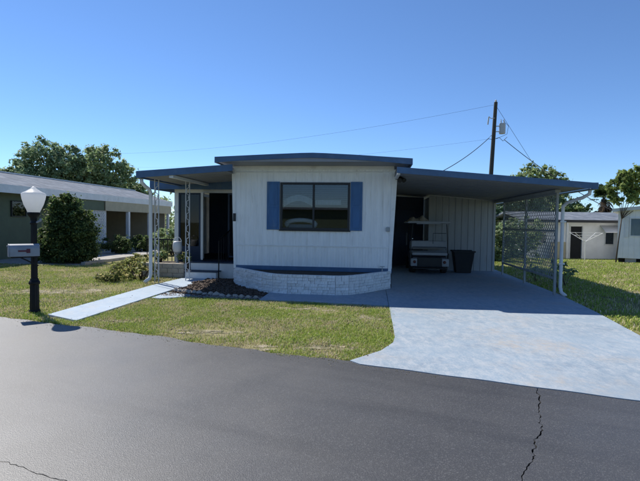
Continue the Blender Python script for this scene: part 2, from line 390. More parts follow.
# window
wf = MB()
cz = [(wu0, wz0, wu1, wz0+.05), (wu0, wz1-.05, wu1, wz1), (wu0, wz0+.05, wu0+.05, wz1-.05), (wu1-.05, wz0+.05, wu1, wz1-.05)]
for x0, z0, x1, z1 in cz: wf.box(x0, x1, -.03, .06, z0, z1)
xm = (wu0+wu1)/2 - .03; wf.box(xm-.022, xm+.022, -.022, .03, wz0+.05, wz1-.05)
win = wf.build('window', 'dark_plastic', home, bevel=.004)
for a, b, y in ((wu0+.05, xm-.02, .0), (xm+.02, wu1-.05, .012)):
    mb = MB(); mb.box(a, b, y, y+.005, wz0+.05, wz1-.05); mb.build('pane', 'pane_glass', win)
mb = MB(); mb.box(wu0-.02, wu1+.02, -.045, .0, wz0-.03, wz0-.002); mb.build('sill', 'dark_plastic', win)
for i in range(22):
    z = wz1 - .06 - i*.022; mb = MB() if i == 0 else mb
    mb.box(wu0+.03, wu1-.03, .09, .115, z, z+.004, Matrix.Identity(4))
mb.build('blind', 'blind', win)
# swagged valances hang behind the panes
def valance(u0_, u1_, zt, drop, arch, v_):
    n_ = 28; vs_ = []; 
    for i in range(n_+1):
        t = i/n_; u = u0_ + (u1_-u0_)*t; y = v_ + .012*math.sin(t*44); lo = zt - drop + arch*math.sin(math.pi*t); vs_ += [(u, y, zt + arch*.9*math.sin(math.pi*t)), (u, y, lo)]
    q = MB(); q.add(vs_, [(2*i, 2*i+2, 2*i+3, 2*i+1) for i in range(n_)]); o = q.build('valance', 'curtain_white', win); w_ = o.modifiers.new('t', 'SOLIDIFY'); w_.thickness = .004
valance(wu0+.06, xm-.03, 2.06, .16, .13, .14); valance(xm+.03, wu1-.22, 2.06, .11, .0, .14)
# shutters
for a, b in ((.80, 1.105), (2.775, 3.05)):
    mb = MB(); mb.box(a, b, -.032, -.006, 1.345, 2.475); sh = mb.build('shutter', 'blue_shutter', home, bevel=.006)
    for z0, z1 in ((1.40, 1.86), (1.94, 2.42)):
        mb = MB(); mb.box(a+.045, b-.045, -.040, -.030, z0, z1); mb.build('panel', 'blue_shutter', sh, bevel=.004)
ch_ = thing('armchair', 'pale round backed armchair just inside the front window', 'armchair', HW(1.55, .42, .5), -YAW)
q = MB(); q.tube([(.36*math.cos(a), .06*math.sin(a)*0 , .98 + .10*math.sin(a)) for a in np.linspace(-.5, math.pi+.5, 16)], .055, 10); q.build('back_roll', 'curtain_white', ch_, smooth=True)
q = MB(); q.box(-.33, .33, .02, .10, .45, .98); q.build('backrest', 'blind', ch_, bevel=.03)
q = MB(); q.box(-.36, .36, .1, .75, .0, .42); q.build('seat', 'curtain_white', ch_, bevel=.04)
for sx in (-1, 1): q = MB(); q.box(sx*.40-.06, sx*.40+.06, .02, .75, .0, .62); q.build('arm', 'curtain_white', ch_, bevel=.04)
# small fittings
mb = MB(); mb.box(-.02, .05, -.034, -.020, 1.53, 1.72); mb.build('number_plaque', 'dark_plastic', home, bevel=.003)
mb = MB(); mb.box(3.60, 3.68, -.05, -.005, 1.34, 1.44); mb.build('outlet_box', 'grey_iron', home, bevel=.006)
mb = MB(); mb.tube([(3.53, .0, .47), (3.53, -.07, .47), (3.53, -.10, .45), (3.53, -.11, .40)], .014, 8); mb.tube([(3.53, -.06, .47), (3.53, -.06, .53)], .008, 6); mb.box(3.475, 3.585, -.07, -.05, .525, .54); mb.build('faucet', 'grey_iron', home)
# flood light under the roof corner
fl = thing('flood_light', 'small dark twin flood light on the home corner under the carport roof', 'flood light', HW(3.9, -.05, 2.55), -YAW)
mb = MB(); mb.lathe([(.05, -.0), (.055, .03), (.05, .06)], 14, (-.06, 0, -.02)); mb.build('mount', 'dark_plastic', fl)
for s_ in (-1, 1):
    mb = MB(); mb.tube([(-.05, -.02, 0), (-.0, -.10, .01*s_), (.03 + .05*s_, -.20, -.06)], [.018, .03, .055], 12); mb.build('lamp_head', 'dark_plastic', fl, smooth=False)

# ------------------------------------------------------------------ planter of painted bricks
pl = thing('planter', 'angled white painted brick planter below the shuttered window', 'planter', O, -YAW)
PP = [(.0, .02), (.95, -1.02), (1.22, -1.20), (1.55, -1.27), (2.55, -1.27), (2.82, -1.19), (3.02, -1.0), (3.72, -.02)]
def offs(i, d):                                               # inner line of a wall segment
    a, b = Vector(PP[i]), Vector(PP[i+1]); t = (b - a).normalized(); nrm = Vector((-t.y, t.x)); return a + nrm*d, b + nrm*d
zl = .43
mb = MB()
cen_ = Vector((1.9, .1))
def shrink(q, d): v_ = cen_ - Vector(q); return tuple(Vector(q) + v_.normalized()*d)
out = [shrink(q, .010) for q in PP]; inn = [shrink(q, .15) for q in PP]
out[0] = (.012, .02); inn[0] = (.16, .02); out[-1] = (3.71, -.008); inn[-1] = (3.56, -.005)
for i in range(len(PP)-1): mb.prism([out[i], out[i+1], inn[i+1], inn[i]], 0, zl - .012)
mb.build('wall', 'mortar', pl)
mb = MB(); mb.prism([(.12, .0)] + [shrink(q, .13) for q in PP[1:-1]] + [(3.6, -.0)], .0, .385); mb.build('soil', 'soil', pl)
brs = []
for k in range(5):
    L2 = .5
    r2 = random.Random(k); vs = []
    mb = MB(); mb.box(-.5, .5, -.03, .03, -.03, .03)
    mb.v = [(x + r2.uniform(-.02, .02), y + r2.uniform(-.012, .008), z + r2.uniform(-.005, .004)) for x, y, z in mb.v]
    b = mb.build('brick', 'painted_brick', pl, bevel=.005); brs.append(b)
used = set(); rb = random.Random(5)
courses = 7; ch = zl/courses
for i in range(len(PP)-1):
    a, b = Vector(PP[i]), Vector(PP[i+1]); t = (b - a); ln = t.length; t.normalize(); ang = math.atan2(t.y, t.x)
    for c in range(courses):
        s0 = 0.0; first = True
        while s0 < ln - .01:
            w = rb.choice((.1, .14, .18, .22, .28, .33))*rb.uniform(.85, 1.1)
            if first and c % 2: w *= .55
            first = False
            if ln - s0 - w < .08: w = ln - s0
            ctr = a + t*(s0 + w/2) + Vector((t.y, -t.x))*rb.uniform(-.020, -.008); k = rb.randrange(5)
            loc = (ctr.x, ctr.y, ch*(c + .5) + .001); sc = (w - .006, 1, (ch - .004 + rb.uniform(-.004, .004))/.06)
            if k not in used: used.add(k); o = brs[k]; o.location = loc; o.rotation_euler = (0, 0, ang); o.scale = sc
            else: inst('brick', brs[k], pl, loc, (rb.uniform(-.04, .04), rb.uniform(-.02, .02), ang + rb.uniform(-.02, .02)), sc)
            s0 += w

# ------------------------------------------------------------------ carport
zc = lambda u: 2.60 - .084*(u - 3.77)                         # underside of the pan roof
cp = thing('carport', 'flat blue edged carport roof over the wide blue driveway', 'carport', O, -YAW)
u0, u1, v0, v1 = 3.77, 7.55, -1.15, 7.6
mb = MB()                                                     # interlocking roof pans, each a shallow tray
pw = .304; k = 0; v = v0 + .01
vs_, N = [], 0
while v < v1 - .02:
    e = min(v + pw, v1)
    mb.add([(u0, v, zc(u0)), (u1, v, zc(u1)), (u1, e-.03, zc(u1)), (u0, e-.03, zc(u0)), (u0, e-.03, zc(u0)+.05), (u1, e-.03, zc(u1)+.05), (u1, e, zc(u1)+.05), (u0, e, zc(u0)+.05)],
           [(0, 1, 2, 3), (3, 2, 5, 4), (4, 5, 6, 7)])
    if e < v1 - .02: mb.add([(u0, e, zc(u0)+.05), (u1, e, zc(u1)+.05), (u1, e, zc(u1)), (u0, e, zc(u0))], [(0, 1, 2, 3)])
    v = e
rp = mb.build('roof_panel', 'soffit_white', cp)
mb = MB(); mb.add([(u0, v0+.01, zc(u0)+.075), (u1, v0+.01, zc(u1)+.075), (u1, v1, zc(u1)+.075), (u0, v1, zc(u0)+.075)], [(0, 1, 2, 3)]); mb.build('roof_sheet', 'grey_roof', cp)
mb = MB(); mb.prism([(u0, zc(u0)-.04), (u1, zc(u1)-.025), (u1, zc(u1)+.095), (u0, zc(u0)+.085)], v0-.018, v0+.004, 'y'); mb.build('fascia', 'blue_trim', cp)
mb = MB(); mb.box(u1+.001, u1+.09, v0-.016, v1, zc(u1)-.035, zc(u1)-.02); mb.box(u1+.09, u1+.105, v0-.016, v1, zc(u1)-.035, zc(u1)+.094); mb.box(u1+.001, u1+.09, v0-.018, v0+.0, zc(u1)-.02, zc(u1)+.095)
mb.build('gutter', 'blue_trim', cp)
mb = MB(); mb.box(7.16, 7.27, -.34, 7.4, zc(7.27)-.075, zc(7.27)-.005); mb.build('beam', 'grey_iron', cp)
mb = MB(); mb.box(3.78, 3.84, -1.1, 7.4, zc(3.84)-.06, zc(3.84)-.004); mb.build('beam', 'white_metal', cp)
mb = MB(); mb.tube([(7.6, -.95, 2.27), (7.6, -.92, 2.17), (7.52, -.80, 2.10), (7.37, -.47, 2.02), (7.32, -.37, 1.94), (7.32, -.36, 1.80), (7.32, -.36, .20), (7.33, -.40, .10), (7.37, -.52, .05)], .036, 10)
mb.build('downspout', 'white_metal', cp, smooth=True)
for z in (.7, 1.6): 
    mb = MB(); mb.box(7.26, 7.38, -.408, -.395, z, z+.03); mb.build('strap', 'white_metal', cp)
# lattice screen
ls = thing('lattice_screen', 'grey diamond lattice screen along the open side of the carport', 'lattice', O, -YAW)
posts = (-.30, 1.70, 3.75)
for v in posts:
    mb = MB(); mb.box(7.20, 7.25, v-.025, v+.025, .0, zc(7.25)-.078); mb.build('post', 'grey_iron', ls, bevel=.003)
for z in (.36, 1.39, 2.19):
    for i in range(2):
        mb = MB(); mb.box(7.205, 7.245, posts[i]+.026, posts[i+1]-.026, z, z+.045); mb.build('rail', 'grey_iron', ls, bevel=.003)
def lattice(mb, x, ya, yb, za, zb, sp, w, t=.006, axis='y'):
    for sgn, off in ((1, 0), (-1, t)):
        c = -(zb-za) - sp*.5 if sgn == 1 else 0
        end = (yb-ya) if sgn == 1 else (yb-ya) + (zb-za)*1.0
        k = c
        sl = 1.25                                              # diamonds stand taller than wide
        k = -(zb-za)/sl if sgn == 1 else 0
        end = (yb-ya) if sgn == 1 else (yb-ya) + (zb-za)/sl
        while k < end:
            # line y = ya+k + sgn*(z-za)/sl
            s0, s1 = za, zb
            def yy(z): return ya + k + sgn*(z-za)/sl
            def clipz(y): return za + (y - ya - k)*sl*sgn
            for yl in (ya, yb):
                zz = clipz(yl)
                if sgn == 1: s0, s1 = (max(s0, zz), s1) if yl == ya else (s0, min(s1, zz))
                else: s0, s1 = (s0, min(s1, zz)) if yl == ya else (max(s0, zz), s1)
            if s1 - s0 > .03:
                a, b = (x + off, yy(s0), s0), (x + off, yy(s1), s1)
                if axis == 'x': a, b = (a[1], a[0], a[2]), (b[1], b[0], b[2])
                mb.bar(a, b, t if axis == 'y' else w, w if axis == 'y' else t, (1, 0, 0) if False else ((0, 0, 1) if axis == 'y' else (0, 1, 0)))
            k += sp
for i in range(2):
    for z0, z1 in ((.406, 1.389), (1.436, 2.189)):
        mb = MB(); lattice(mb, 7.222, posts[i]+.03, posts[i+1]-.03, z0, z1, .12, .021)
        tag(mb.build('lattice_panel', 'grey_iron', ls), kind='stuff')
# ------------------------------------------------------------------ shed at the back of the carport
sh = thing('storage_shed', 'white vertical panelled storage shed closing the back of the carport', 'shed', O, -YAW)
su0, su1, sv = 5.13, 7.20, 4.70
mb = MB(); ribbed(mb, su0, su1, .02, 2.4, sv, .205, .014, .018, ztop=lambda u: zc(u)-.012); mb.build('front_wall', 'shed_shaded_white', sh)
mb = MB(); ribbed(mb, sv, 7.5, .02, 2.25, su1, .205, .014, axis='y', sgn=1); mb.build('side_wall', 'shed_shaded_white', sh)
mb = MB(); ribbed(mb, sv, 7.5, .02, 2.42, su0, .205, .014, axis='y', sgn=-1); mb.build('side_wall', 'shed_shaded_white', sh)
mb = MB(); mb.box(su1-.05, su1+.02, sv-.025, sv+.02, .02, zc(su1)-.012); mb.build('corner_trim', 'shed_shaded_white', sh)
mb = MB(); mb.box(su0-.02, su0+.03, sv-.02, sv+.02, .02, zc(su0)-.012); mb.build('corner_trim', 'shed_shaded_white', sh)
bw = thing('back_wall', 'dark blue wall with a door behind the golf cart between home and shed', 'wall', O, -YAW)
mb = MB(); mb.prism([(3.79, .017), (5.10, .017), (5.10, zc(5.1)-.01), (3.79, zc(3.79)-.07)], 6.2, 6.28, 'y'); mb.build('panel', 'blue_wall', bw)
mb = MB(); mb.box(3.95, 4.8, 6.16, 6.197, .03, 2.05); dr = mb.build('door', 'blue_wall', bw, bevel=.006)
mb = MB(); mb.lathe([(.02, 0), (.03, .02), (.02, .05)], 10, (0, 0, 0)); hd = mb.build('handle', 'chrome', dr); hd.location = (4.72, 6.16, 1.0); hd.rotation_euler = (R(90), 0, 0)

# ------------------------------------------------------------------ porch awning with scroll posts
pa = thing('porch_awning', 'flat blue edged awning over the porch steps on white scrollwork posts', 'awning', O, -YAW)
za = lambda u: 2.66 + .07*u                                   # underside
mb = MB(); v = -.69
while v < 1.55:
    e = v + .28
    mb.add([(-2.0, v, za(-2.0)), (-.0, v, za(0)), (-.0, e-.03, za(0)), (-2.0, e-.03, za(-2)), (-2.0, e-.03, za(-2)+.05), (0, e-.03, za(0)+.05), (0, e, za(0)+.05), (-2.0, e, za(-2)+.05)], [(0, 1, 2, 3), (3, 2, 5, 4), (4, 5, 6, 7)])
    mb.add([(-2.0, e, za(-2)+.05), (0, e, za(0)+.05), (0, e, za(0)), (-2.0, e, za(-2))], [(0, 1, 2, 3)]); v = e
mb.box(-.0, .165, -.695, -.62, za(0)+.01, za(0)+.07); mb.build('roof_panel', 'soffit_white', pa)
mb = MB(); mb.add([(-2.0, -.69, za(-2)+.10), (0, -.69, za(0)+.10), (0, 1.6, za(0)+.10), (-2.0, 1.6, za(-2)+.10)], [(0, 1, 2, 3)]); mb.build('roof_sheet', 'grey_roof', pa)
mb = MB(); mb.prism([(-2.08, za(-2)-.03), (.17, za(.17)-.02), (.17, za(.17)+.125), (-2.08, za(-2)+.125)], -.722, -.70, 'y'); mb.build('fascia', 'blue_trim', pa)
mb = MB(); mb.box(-2.08, -2.00, -.699, 1.6, za(-2)-.03, za(-2)-.015); mb.box(-2.095, -2.08, -.715, 1.6, za(-2)-.03, za(-2)+.12); mb.build('gutter', 'blue_trim', pa)
mb = MB(); mb.box(-1.32, -1.22, -.68, 1.9, za(-1.32)-.07, za(-1.32)-.006); mb.build('beam', 'white_metal', pa)
mb = MB(); mb.tube([(-2.05, -.55, 2.49), (-2.05, -.53, 2.40), (-2.03, -.40, 2.32), (-2.02, -.22, 2.26), (-2.02, -.16, 2.18), (-2.02, -.16, .22), (-2.03, -.20, .12), (-2.08, -.34, .05)], .042, 10); mb.build('downspout', 'white_metal', pa, smooth=True)
def scroll_post(mb, u, v, z0, z1, w=.10):
    for s_ in (-1, 1): mb.box(u + s_*w/2 - .009, u + s_*w/2 + .009, v-.009, v+.009, z0, z1)
    z = z0 + .1; k = 0
    while z < z1 - .12:
        pts = [(u + (.5 if k % 2 else -.5)*w*.72*math.cos(t*math.pi*1.0), v, z + .13*t + .012*math.sin(t*math.pi*2)) for t in np.linspace(0, 1, 7)]
        mb.tube(pts, .0085, 5)
        for zz, sgn in ((z, -1 if k % 2 == 0 else 1), (z+.13, 1 if k % 2 == 0 else -1)):
            mb.tube([(u + sgn*w*.30 + .016*math.cos(a), v, zz + .018*math.sin(a)) for a in np.linspace(0, 5.5, 7)], .007, 4)
        z += .155; k += 1
mb = MB(); scroll_post(mb, -1.90, -.09, .0, za(-1.95)-.004); mb.build('post', 'post_white', pa)
mb = MB(); scroll_post(mb, -1.27, .27, .0, za(-1.27)-.072); mb.build('post', 'post_white', pa)

# ------------------------------------------------------------------ porch room behind the awning
pr = thing('porch_room', 'enclosed porch with dark glazed front and white corner beside the mobile home', 'porch', O, -YAW)
V0 = 2.0
mb = MB(); mb.box(-2.38, -.002, V0, V0+.06, 2.33, 2.60); mb.build('header', 'white_trim', pr)
mb = MB(); mb.box(-2.38, -2.26, V0-.01, V0+.10, .0, 2.33); mb.build('corner_post', 'white_trim', pr)
mb = MB(); mb.box(-2.26, -1.56, V0, V0+.05, .0, .75); mb.build('kick_wall', 'blue_wall', pr)
def framed(name, a, b, z0, z1, v, parent, fm='blue_wall', t=.05, gm='pane_glass', n=1):
    mb = MB()
    mb.box(a, b, v, v+.05, z0, z0+t); mb.box(a, b, v, v+.05, z1-t, z1); mb.box(a, a+t, v, v+.05, z0+t, z1-t); mb.box(b-t, b, v, v+.05, z0+t, z1-t)
    w = (b-a)/n
    for i in range(1, n): mb.box(a+i*w-.015, a+i*w+.015, v+.01, v+.04, z0+t, z1-t)
    o = mb.build(name, fm, parent)
    for i in range(n):
        q = MB(); q.box(a+i*w+(.015 if i else t), a+(i+1)*w-(.015 if i < n-1 else t), v+.022, v+.027, z0+t, z1-t); q.build('pane', gm, o)
    return o
framed('window', -2.26, -1.60, .75, 2.33, V0, pr, gm='porch_glass', n=1)
mb = MB(); mb.box(-1.60, -1.52, V0-.005, V0+.06, .45, 2.33); mb.build('door_jamb', 'white_trim', pr)
d2 = framed('storm_door', 0, .72, .47, 2.30, 0, pr, 'white_metal', .05, 'porch_glass'); d2.location = (-1.60, V0-.01, 0); d2.rotation_euler = (0, 0, R(-68))
for c_ in d2.children: pass
framed('window', -.80, -.03, .5, 2.33, V0, pr, 'blue_wall', .05, 'insect_screen')
mb = MB(); mb.box(-2.3, -.04, V0+.06, 7.9, .36, .43); mb.build('floor_deck', 'dark_inside', pr)
mb = MB(); mb.box(-2.3, -.04, 4.6, 4.66, .43, 2.5); mb.build('inner_wall', 'blue_wall', pr)
mb = MB(); mb.box(-1.35, -.75, 4.5, 4.56, .6, 2.1); mb.build('curtain', 'curtain', pr)
mb = MB(); ribbed(mb, V0+.06, 8, .0, 2.35, -2.37, .135, .012, axis='y', sgn=-1); mb.build('side_wall', 'white_siding', pr)
mb = MB(); mb.box(-2.86, -.0, 1.62, 8.2, 2.52, 2.60); rr_ = mb.build('roof', 'soffit_white', pr)
mb = MB(); mb.box(-2.93, -.0, 1.60, 1.618, 2.40, 2.70); mb.box(-2.93, -2.86, 1.619, 8.2, 2.40, 2.61); mb.build('fascia', 'blue_trim', rr_)
# steps
st = thing('porch_steps', 'two white concrete porch steps with dark treads and a black handrail', 'steps', O, -YAW)
mb = MB(); mb.box(-1.56, -.72, .80, 1.16, .0, .19); mb.build('step', 'white_trim', st, bevel=.008)
mb = MB(); mb.box(-1.58, -.70, .78, 1.16, .191, .215); mb.build('tread', 'blue_wall', st, bevel=.005)
mb = MB(); mb.box(-1.56, -.06, 1.161, 1.99, .0, .40); mb.build('landing', 'white_trim', st, bevel=.008)
mb = MB(); mb.box(-1.58, -.05, 1.14, 1.99, .401, .428); mb.build('tread', 'blue_wall', st, bevel=.005)
mb = MB(); mb.tube([(-.70, .95, .0), (-.70, .95, 1.0), (-.70, 1.02, 1.05), (-.70, 1.9, 1.28)], .016, 8); mb.tube([(-.70, 1.75, .43), (-.70, 1.75, 1.24)], .014, 8)
for q in (1.15, 1.35, 1.55): mb.tube([(-.70, q, .43), (-.70, q, 1.06 + (q-1.02)*.26)], .008, 6)
mb.build('handrail', 'black_iron', st)
# low block wall with planting, lantern
bwall = thing('garden_wall', 'low beige block wall beside the porch steps', 'wall', O, -YAW)
rb = random.Random(9); bl0 = None
for c in range(3):
    x = -2.85 - (.15 if c % 2 else 0)
    while x < -1.66:
        w = .30; e = min(x + w, -1.64); s0 = max(x, -2.85)
        if e - s0 > .06:
            loc = ((s0+e)/2, 1.02 + rb.uniform(-.008, .008), .065 + c*.131); sc = (e - s0 - .012, 1, 1)
            if bl0 is None:
                mb = MB(); mb.box(-.5, .5, -.09, .09, -.062, .062); bl0 = mb.build('block', 'beige_block', bwall, bevel=.01); bl0.location = loc; bl0.scale = sc
            else: inst('block', bl0, bwall, loc, (0, 0, rb.uniform(-.01, .01)), sc)
        x += w
mb = MB(); mb.box(-2.84, -1.65, .96, 1.08, .0, .38); mb.build('core', 'mortar', bwall)
mb = MB(); mb.box(-2.84, -1.65, 1.1, 1.95, .0, .36); mb.build('soil', 'soil', bwall)
ln = thing('lantern', 'white ceramic lantern with wire handle on the low block wall', 'lantern', HW(-2.03, 1.40, .36), -YAW)
mb = MB(); mb.lathe([(.05, 0), (.06, .02), (.022, .05), (.022, .22), (.07, .27), (.10, .30)], 16); mb.build('stand', 'grey_iron', ln, smooth=True)
mb = MB(); mb.lathe([(.09, .30), (.115, .33), (.125, .42), (.12, .55), (.10, .60)], 20); mb.build('body', 'ceramic', ln, smooth=True)
mb = MB(); mb.tube([(.115*math.cos(a), 0, .58 + .14*math.sin(a)) for a in np.linspace(0, math.pi, 14)], .011, 6); mb.build('handle', 'ceramic', ln)
# porch railing behind
rl = thing('porch_railing', 'dark railing behind the lantern left of the enclosed porch', 'railing', O, -YAW)
mb = MB(); mb.box(-3.35, -2.42, 2.2, 2.23, .95, .99); mb.build('rail', 'black_iron', rl)
mb = MB(); mb.box(-3.35, -2.42, 2.2, 2.23, .25, .28); mb.build('rail', 'black_iron', rl)
for i in range(8):
    x = -3.33 + i*.128; mb = MB(); mb.box(x, x+.018, 2.205, 2.223, .0 if i in (0, 7) else .28, .95); mb.build('baluster', 'black_iron', rl)
# edging stones
se = thing('stone_edging', 'row of small rough grey stones edging the mulch bed', 'edging stones', O, -YAW)
stn = []
for k in range(4):
    r2 = random.Random(20+k); mb = MB(); mb.lathe([(.02, 0), (.07, .01), (.075, .04), (.05, .075), (.015, .085)], 8)
    mb.v = [(x*(1+r2.uniform(-.25, .25)), y*(1+r2.uniform(-.25, .25)), z*(1+r2.uniform(-.2, .2))) for x, y, z in mb.v]; stn.append(mb)
rb = random.Random(4); proto = [None]*4
path = [(-.92, -1.30), (-.30, -1.62), (.4, -1.86), (1.1, -1.95)]
for i in range(3):
    a, b = Vector(path[i]), Vector(path[i+1]); nn = int((b-a).length/.13)
    for j in range(nn):
        q = a.lerp(b, (j+.5)/nn); k = rb.randrange(4); sc = rb.uniform(.75, 1.15); loc = (q.x, q.y + rb.uniform(-.03, .03), .012)
        if proto[k] is None: proto[k] = stn[k].build('stone', 'stone', se); o = proto[k]; o.location = loc; o.scale = (sc, sc, sc)
        else: inst('stone', proto[k], se, loc, (0, 0, rb.uniform(0, 6)), (sc, sc*rb.uniform(.8, 1.1), sc*rb.uniform(.7, 1.1)))

# ================================================================== GOLF CART
def wheel(parent, x, y, r, w):
    t = MB(); t.lathe([(r*.55, -w/2), (r*.9, -w/2), (r, -w*.3), (r, w*.3), (r*.9, w/2), (r*.55, w/2)], 20); o = t.build('wheel', 'rubber', parent, smooth=False)
    o.location = (x, y, r); o.rotation_euler = (0, R(90), 0)
    h = MB(); h.lathe([(r*.2, -w*.42), (r*.54, -w*.36), (r*.54, w*.36), (r*.2, w*.42)], 16); h.build('hub', 'cart_white', o)
gc = thing('golf_cart', 'white and dark golf cart with rear facing bench parked in the carport', 'golf cart', HW(5.0, 3.35, .032), -YAW)
mb = MB(); mb.prism([(.12, .22), (.0, .34), (.0, .50), (.12, .55), (.95, .55), (1.0, .34), (1.55, .34), (1.7, .62), (2.05, .60), (2.15, .40), (2.1, .24)], -.50, .50, 'x'); mb.build('body', 'cart_body', gc, bevel=.02)
for sx in (-1, 1):
    mb = MB(); mb.box(min(sx*.36, sx*.555), max(sx*.36, sx*.57), -.04, .16, .22, .46); mb.build('corner_panel', 'cart_white', gc, bevel=.03)
    mb = MB(); mb.lathe([(.045, 0), (.045, .012), (.03, .02)], 14); t = mb.build('tail_light', 'red_lens', gc); t.location = (sx*.44, -.042, .36); t.rotation_euler = (R(90), 0, 0)
    mb = MB(); mb.box(sx*.555-.02, sx*.555+.02, .0, .16, .24, .62); mb.build('arm_rest', 'dark_plastic', gc, bevel=.01)
    for y, r in ((.38, .2), (1.78, .2)): wheel(gc, sx*.47, y, r, .18)
    mb = MB(); mb.tube([(sx*.545, .12, .55), (sx*.535, .14, 1.1), (sx*.50, .10, 1.50)], .014, 8); mb.build('strut', 'dark_plastic', gc)
    mb = MB(); mb.tube([(sx*.50, 1.72, .60), (sx*.52, 1.60, 1.1), (sx*.50, 1.48, 1.50)], .014, 8); mb.build('strut', 'dark_plastic', gc)
mb = MB(); mb.box(-.36, .36, -.02, .10, .20, .50); mb.build('rear_panel', 'dark_plastic', gc, bevel=.02)
mb = MB(); mb.box(-.50, .50, -.28, .02, .17, .20); mb.build('foot_plate', 'dark_plastic', gc, bevel=.008)
mb = MB(); mb.tube([(-.42, -.30, .24), (.42, -.30, .24)], .014, 8); mb.tube([(-.4, -.28, .19), (-.42, -.30, .24)], .014, 6); mb.tube([(.4, -.28, .19), (.42, -.30, .24)], .014, 6); mb.build('bumper_bar', 'dark_plastic', gc)
mb = MB(); mb.box(-.52, .52, -.06, .36, .555, .645); mb.build('rear_seat', 'cart_white', gc, bevel=.03)
mb = MB(); mb.box(-.54, .56, .34, .44, .745, .985, Matrix.Identity(4)); mb.build('rear_backrest', 'cart_white', gc, bevel=.035)
mb = MB(); mb.box(-.54, .54, .56, .64, .70, .96); mb.build('front_backrest', 'cart_white', gc, bevel=.03)
mb = MB(); mb.box(-.52, .52, .66, 1.02, .56, .65); mb.build('front_seat', 'cart_white', gc, bevel=.03)
mb = MB(); mb.tube([(-.3, 1.48, .62), (-.3, 1.32, .84)], .02, 8); mb.tube([(-.3 + .17*math.cos(a), 1.31 + .07*math.sin(a), .86 + .15*math.sin(a)) for a in np.linspace(0, 2*math.pi, 18)], .015, 6); mb.build('steering_wheel', 'dark_plastic', gc)
mb = MB(); mb.tube([(-.5, .14, .72), (-.5, .10, .80), (.5, .10, .80), (.5, .14, .72)], .012, 6); mb.tube([(.12, .2, .9), (.12, .2, 1.22), (.5, .16, 1.22)], .010, 6); mb.build('grab_rail', 'dark_plastic', gc)
mb = MB(); mb.prism([(-.66, 1.52), (.58, 1.52), (.60, 1.545), (.55, 1.58), (-.63, 1.58), (-.68, 1.545)], -.02, 1.62, 'y'); mb.build('canopy', 'cart_white', gc, bevel=.012)
mb = MB(); mb.box(-.40, .30, -.034, -.021, 1.495, 1.525); mb.build('canopy_glint_strip', 'cart_white', gc, bevel=.004)  # pale strip standing in for white reflections along the canopy edge
mb = MB(); mb.box(-.70, -.66, .06, .12, .85, 1.22); mb.build('side_mirror', 'dark_plastic', gc, bevel=.01)
# bundle on the canopy
mb = MB(); r2 = random.Random(2); n_ = 22; m_ = 9
vs_ = []
for i in range(n_):
    for j in range(m_):
        x = i/(n_-1)*2-1; y = j/(m_-1)*2-1; hgt = max(0, (1-abs(x)**6)*(1-abs(y)**6))*(.07 + .09*math.exp(-((x-.35)/.22)**2) + .05*math.exp(-((x+.5)/.2)**2) + r2.uniform(-.035, .045))
        vs_.append((x*.34, y*.28, hgt))
fs_ = [(i*m_+j, (i+1)*m_+j, (i+1)*m_+j+1, i*m_+j+1) for i in range(n_-1) for j in range(m_-1)]
mb.add(vs_, fs_); bd = mb.build('folded_tarp', 'tan_cloth', smooth=True); bd.location = HW(4.68, 3.75, 1.60); bd.rotation_euler = (0, 0, -YAW)
tag(bd, 'crumpled tan tarp lying on the golf cart canopy', 'tarp')
# bin
bn = thing('trash_bin', 'dark plastic trash bin beside the golf cart', 'bin', HW(6.1, 4.05, .032), -YAW)
mb = MB()
for x0, x1, z0, z1, in ((-.24, -.31, .0, .68),): pass
mb.add([(-.22, -.2, .0), (.22, -.2, 0), (.22, .2, 0), (-.22, .2, 0), (-.31, -.27, .68), (.31, -.27, .68), (.31, .27, .68), (-.31, .27, .68), (-.28, -.24, .68), (.28, -.24, .68), (.28, .24, .68), (-.28, .24, .68), (-.2, -.18, .03), (.2, -.18, .03), (.2, .18, .03), (-.2, .18, .03)],
       [(3, 2, 1, 0), (0, 1, 5, 4), (1, 2, 6, 5), (2, 3, 7, 6), (3, 0, 4, 7), (4, 5, 9, 8), (5, 6, 10, 9), (6, 7, 11, 10), (7, 4, 8, 11), (8, 9, 13, 12), (9, 10, 14, 13), (10, 11, 15, 14), (11, 8, 12, 15), (12, 13, 14, 15)])
mb.build('tub', 'bin_plastic', bn, bevel=.012)
mb = MB()
for a, b in (((-.335, -.295), (.335, -.27)), ((-.335, .27), (.335, .295))): mb.box(a[0], b[0], a[1], b[1], .64, .69)
mb.build('rim', 'bin_plastic', bn, bevel=.008)

# ================================================================== LAMP POST AND MAILBOX
lp = thing('lamp_post', 'black lamp post with white acorn globe beside the walkway', 'lamp post', (-4.62, 7.46, 0), .3)
def flute(mb, r0, r1, z0, z1, n=10, d=.12):
    pr_ = []
    for z, r in ((z0, r0), (z1, r1)):
        pr_.append([(r*(1 - (d if k % 2 else 0))*math.cos(math.pi*k/n), r*(1 - (d if k % 2 else 0))*math.sin(math.pi*k/n), z) for k in range(2*n)])
    m2 = 2*n; mb.add(pr_[0] + pr_[1], [(k, (k+1) % m2, m2+(k+1) % m2, m2+k) for k in range(m2)])
mb = MB(); mb.lathe([(.085, -.05), (.085, .03), (.075, .05)], 20); flute(mb, .072, .066, .05, .46); mb.lathe([(.07, .455), (.082, .47), (.082, .50), (.062, .53), (.056, .56)], 20); mb.build('base', 'black_iron', lp)
mb = MB(); flute(mb, .050, .044, .55, 1.44); mb.lathe([(.05, 1.43), (.06, 1.45), (.045, 1.49), (.05, 1.53), (.085, 1.58), (.095, 1.61), (.09, 1.625)], 20); mb.build('shaft', 'black_iron', lp)
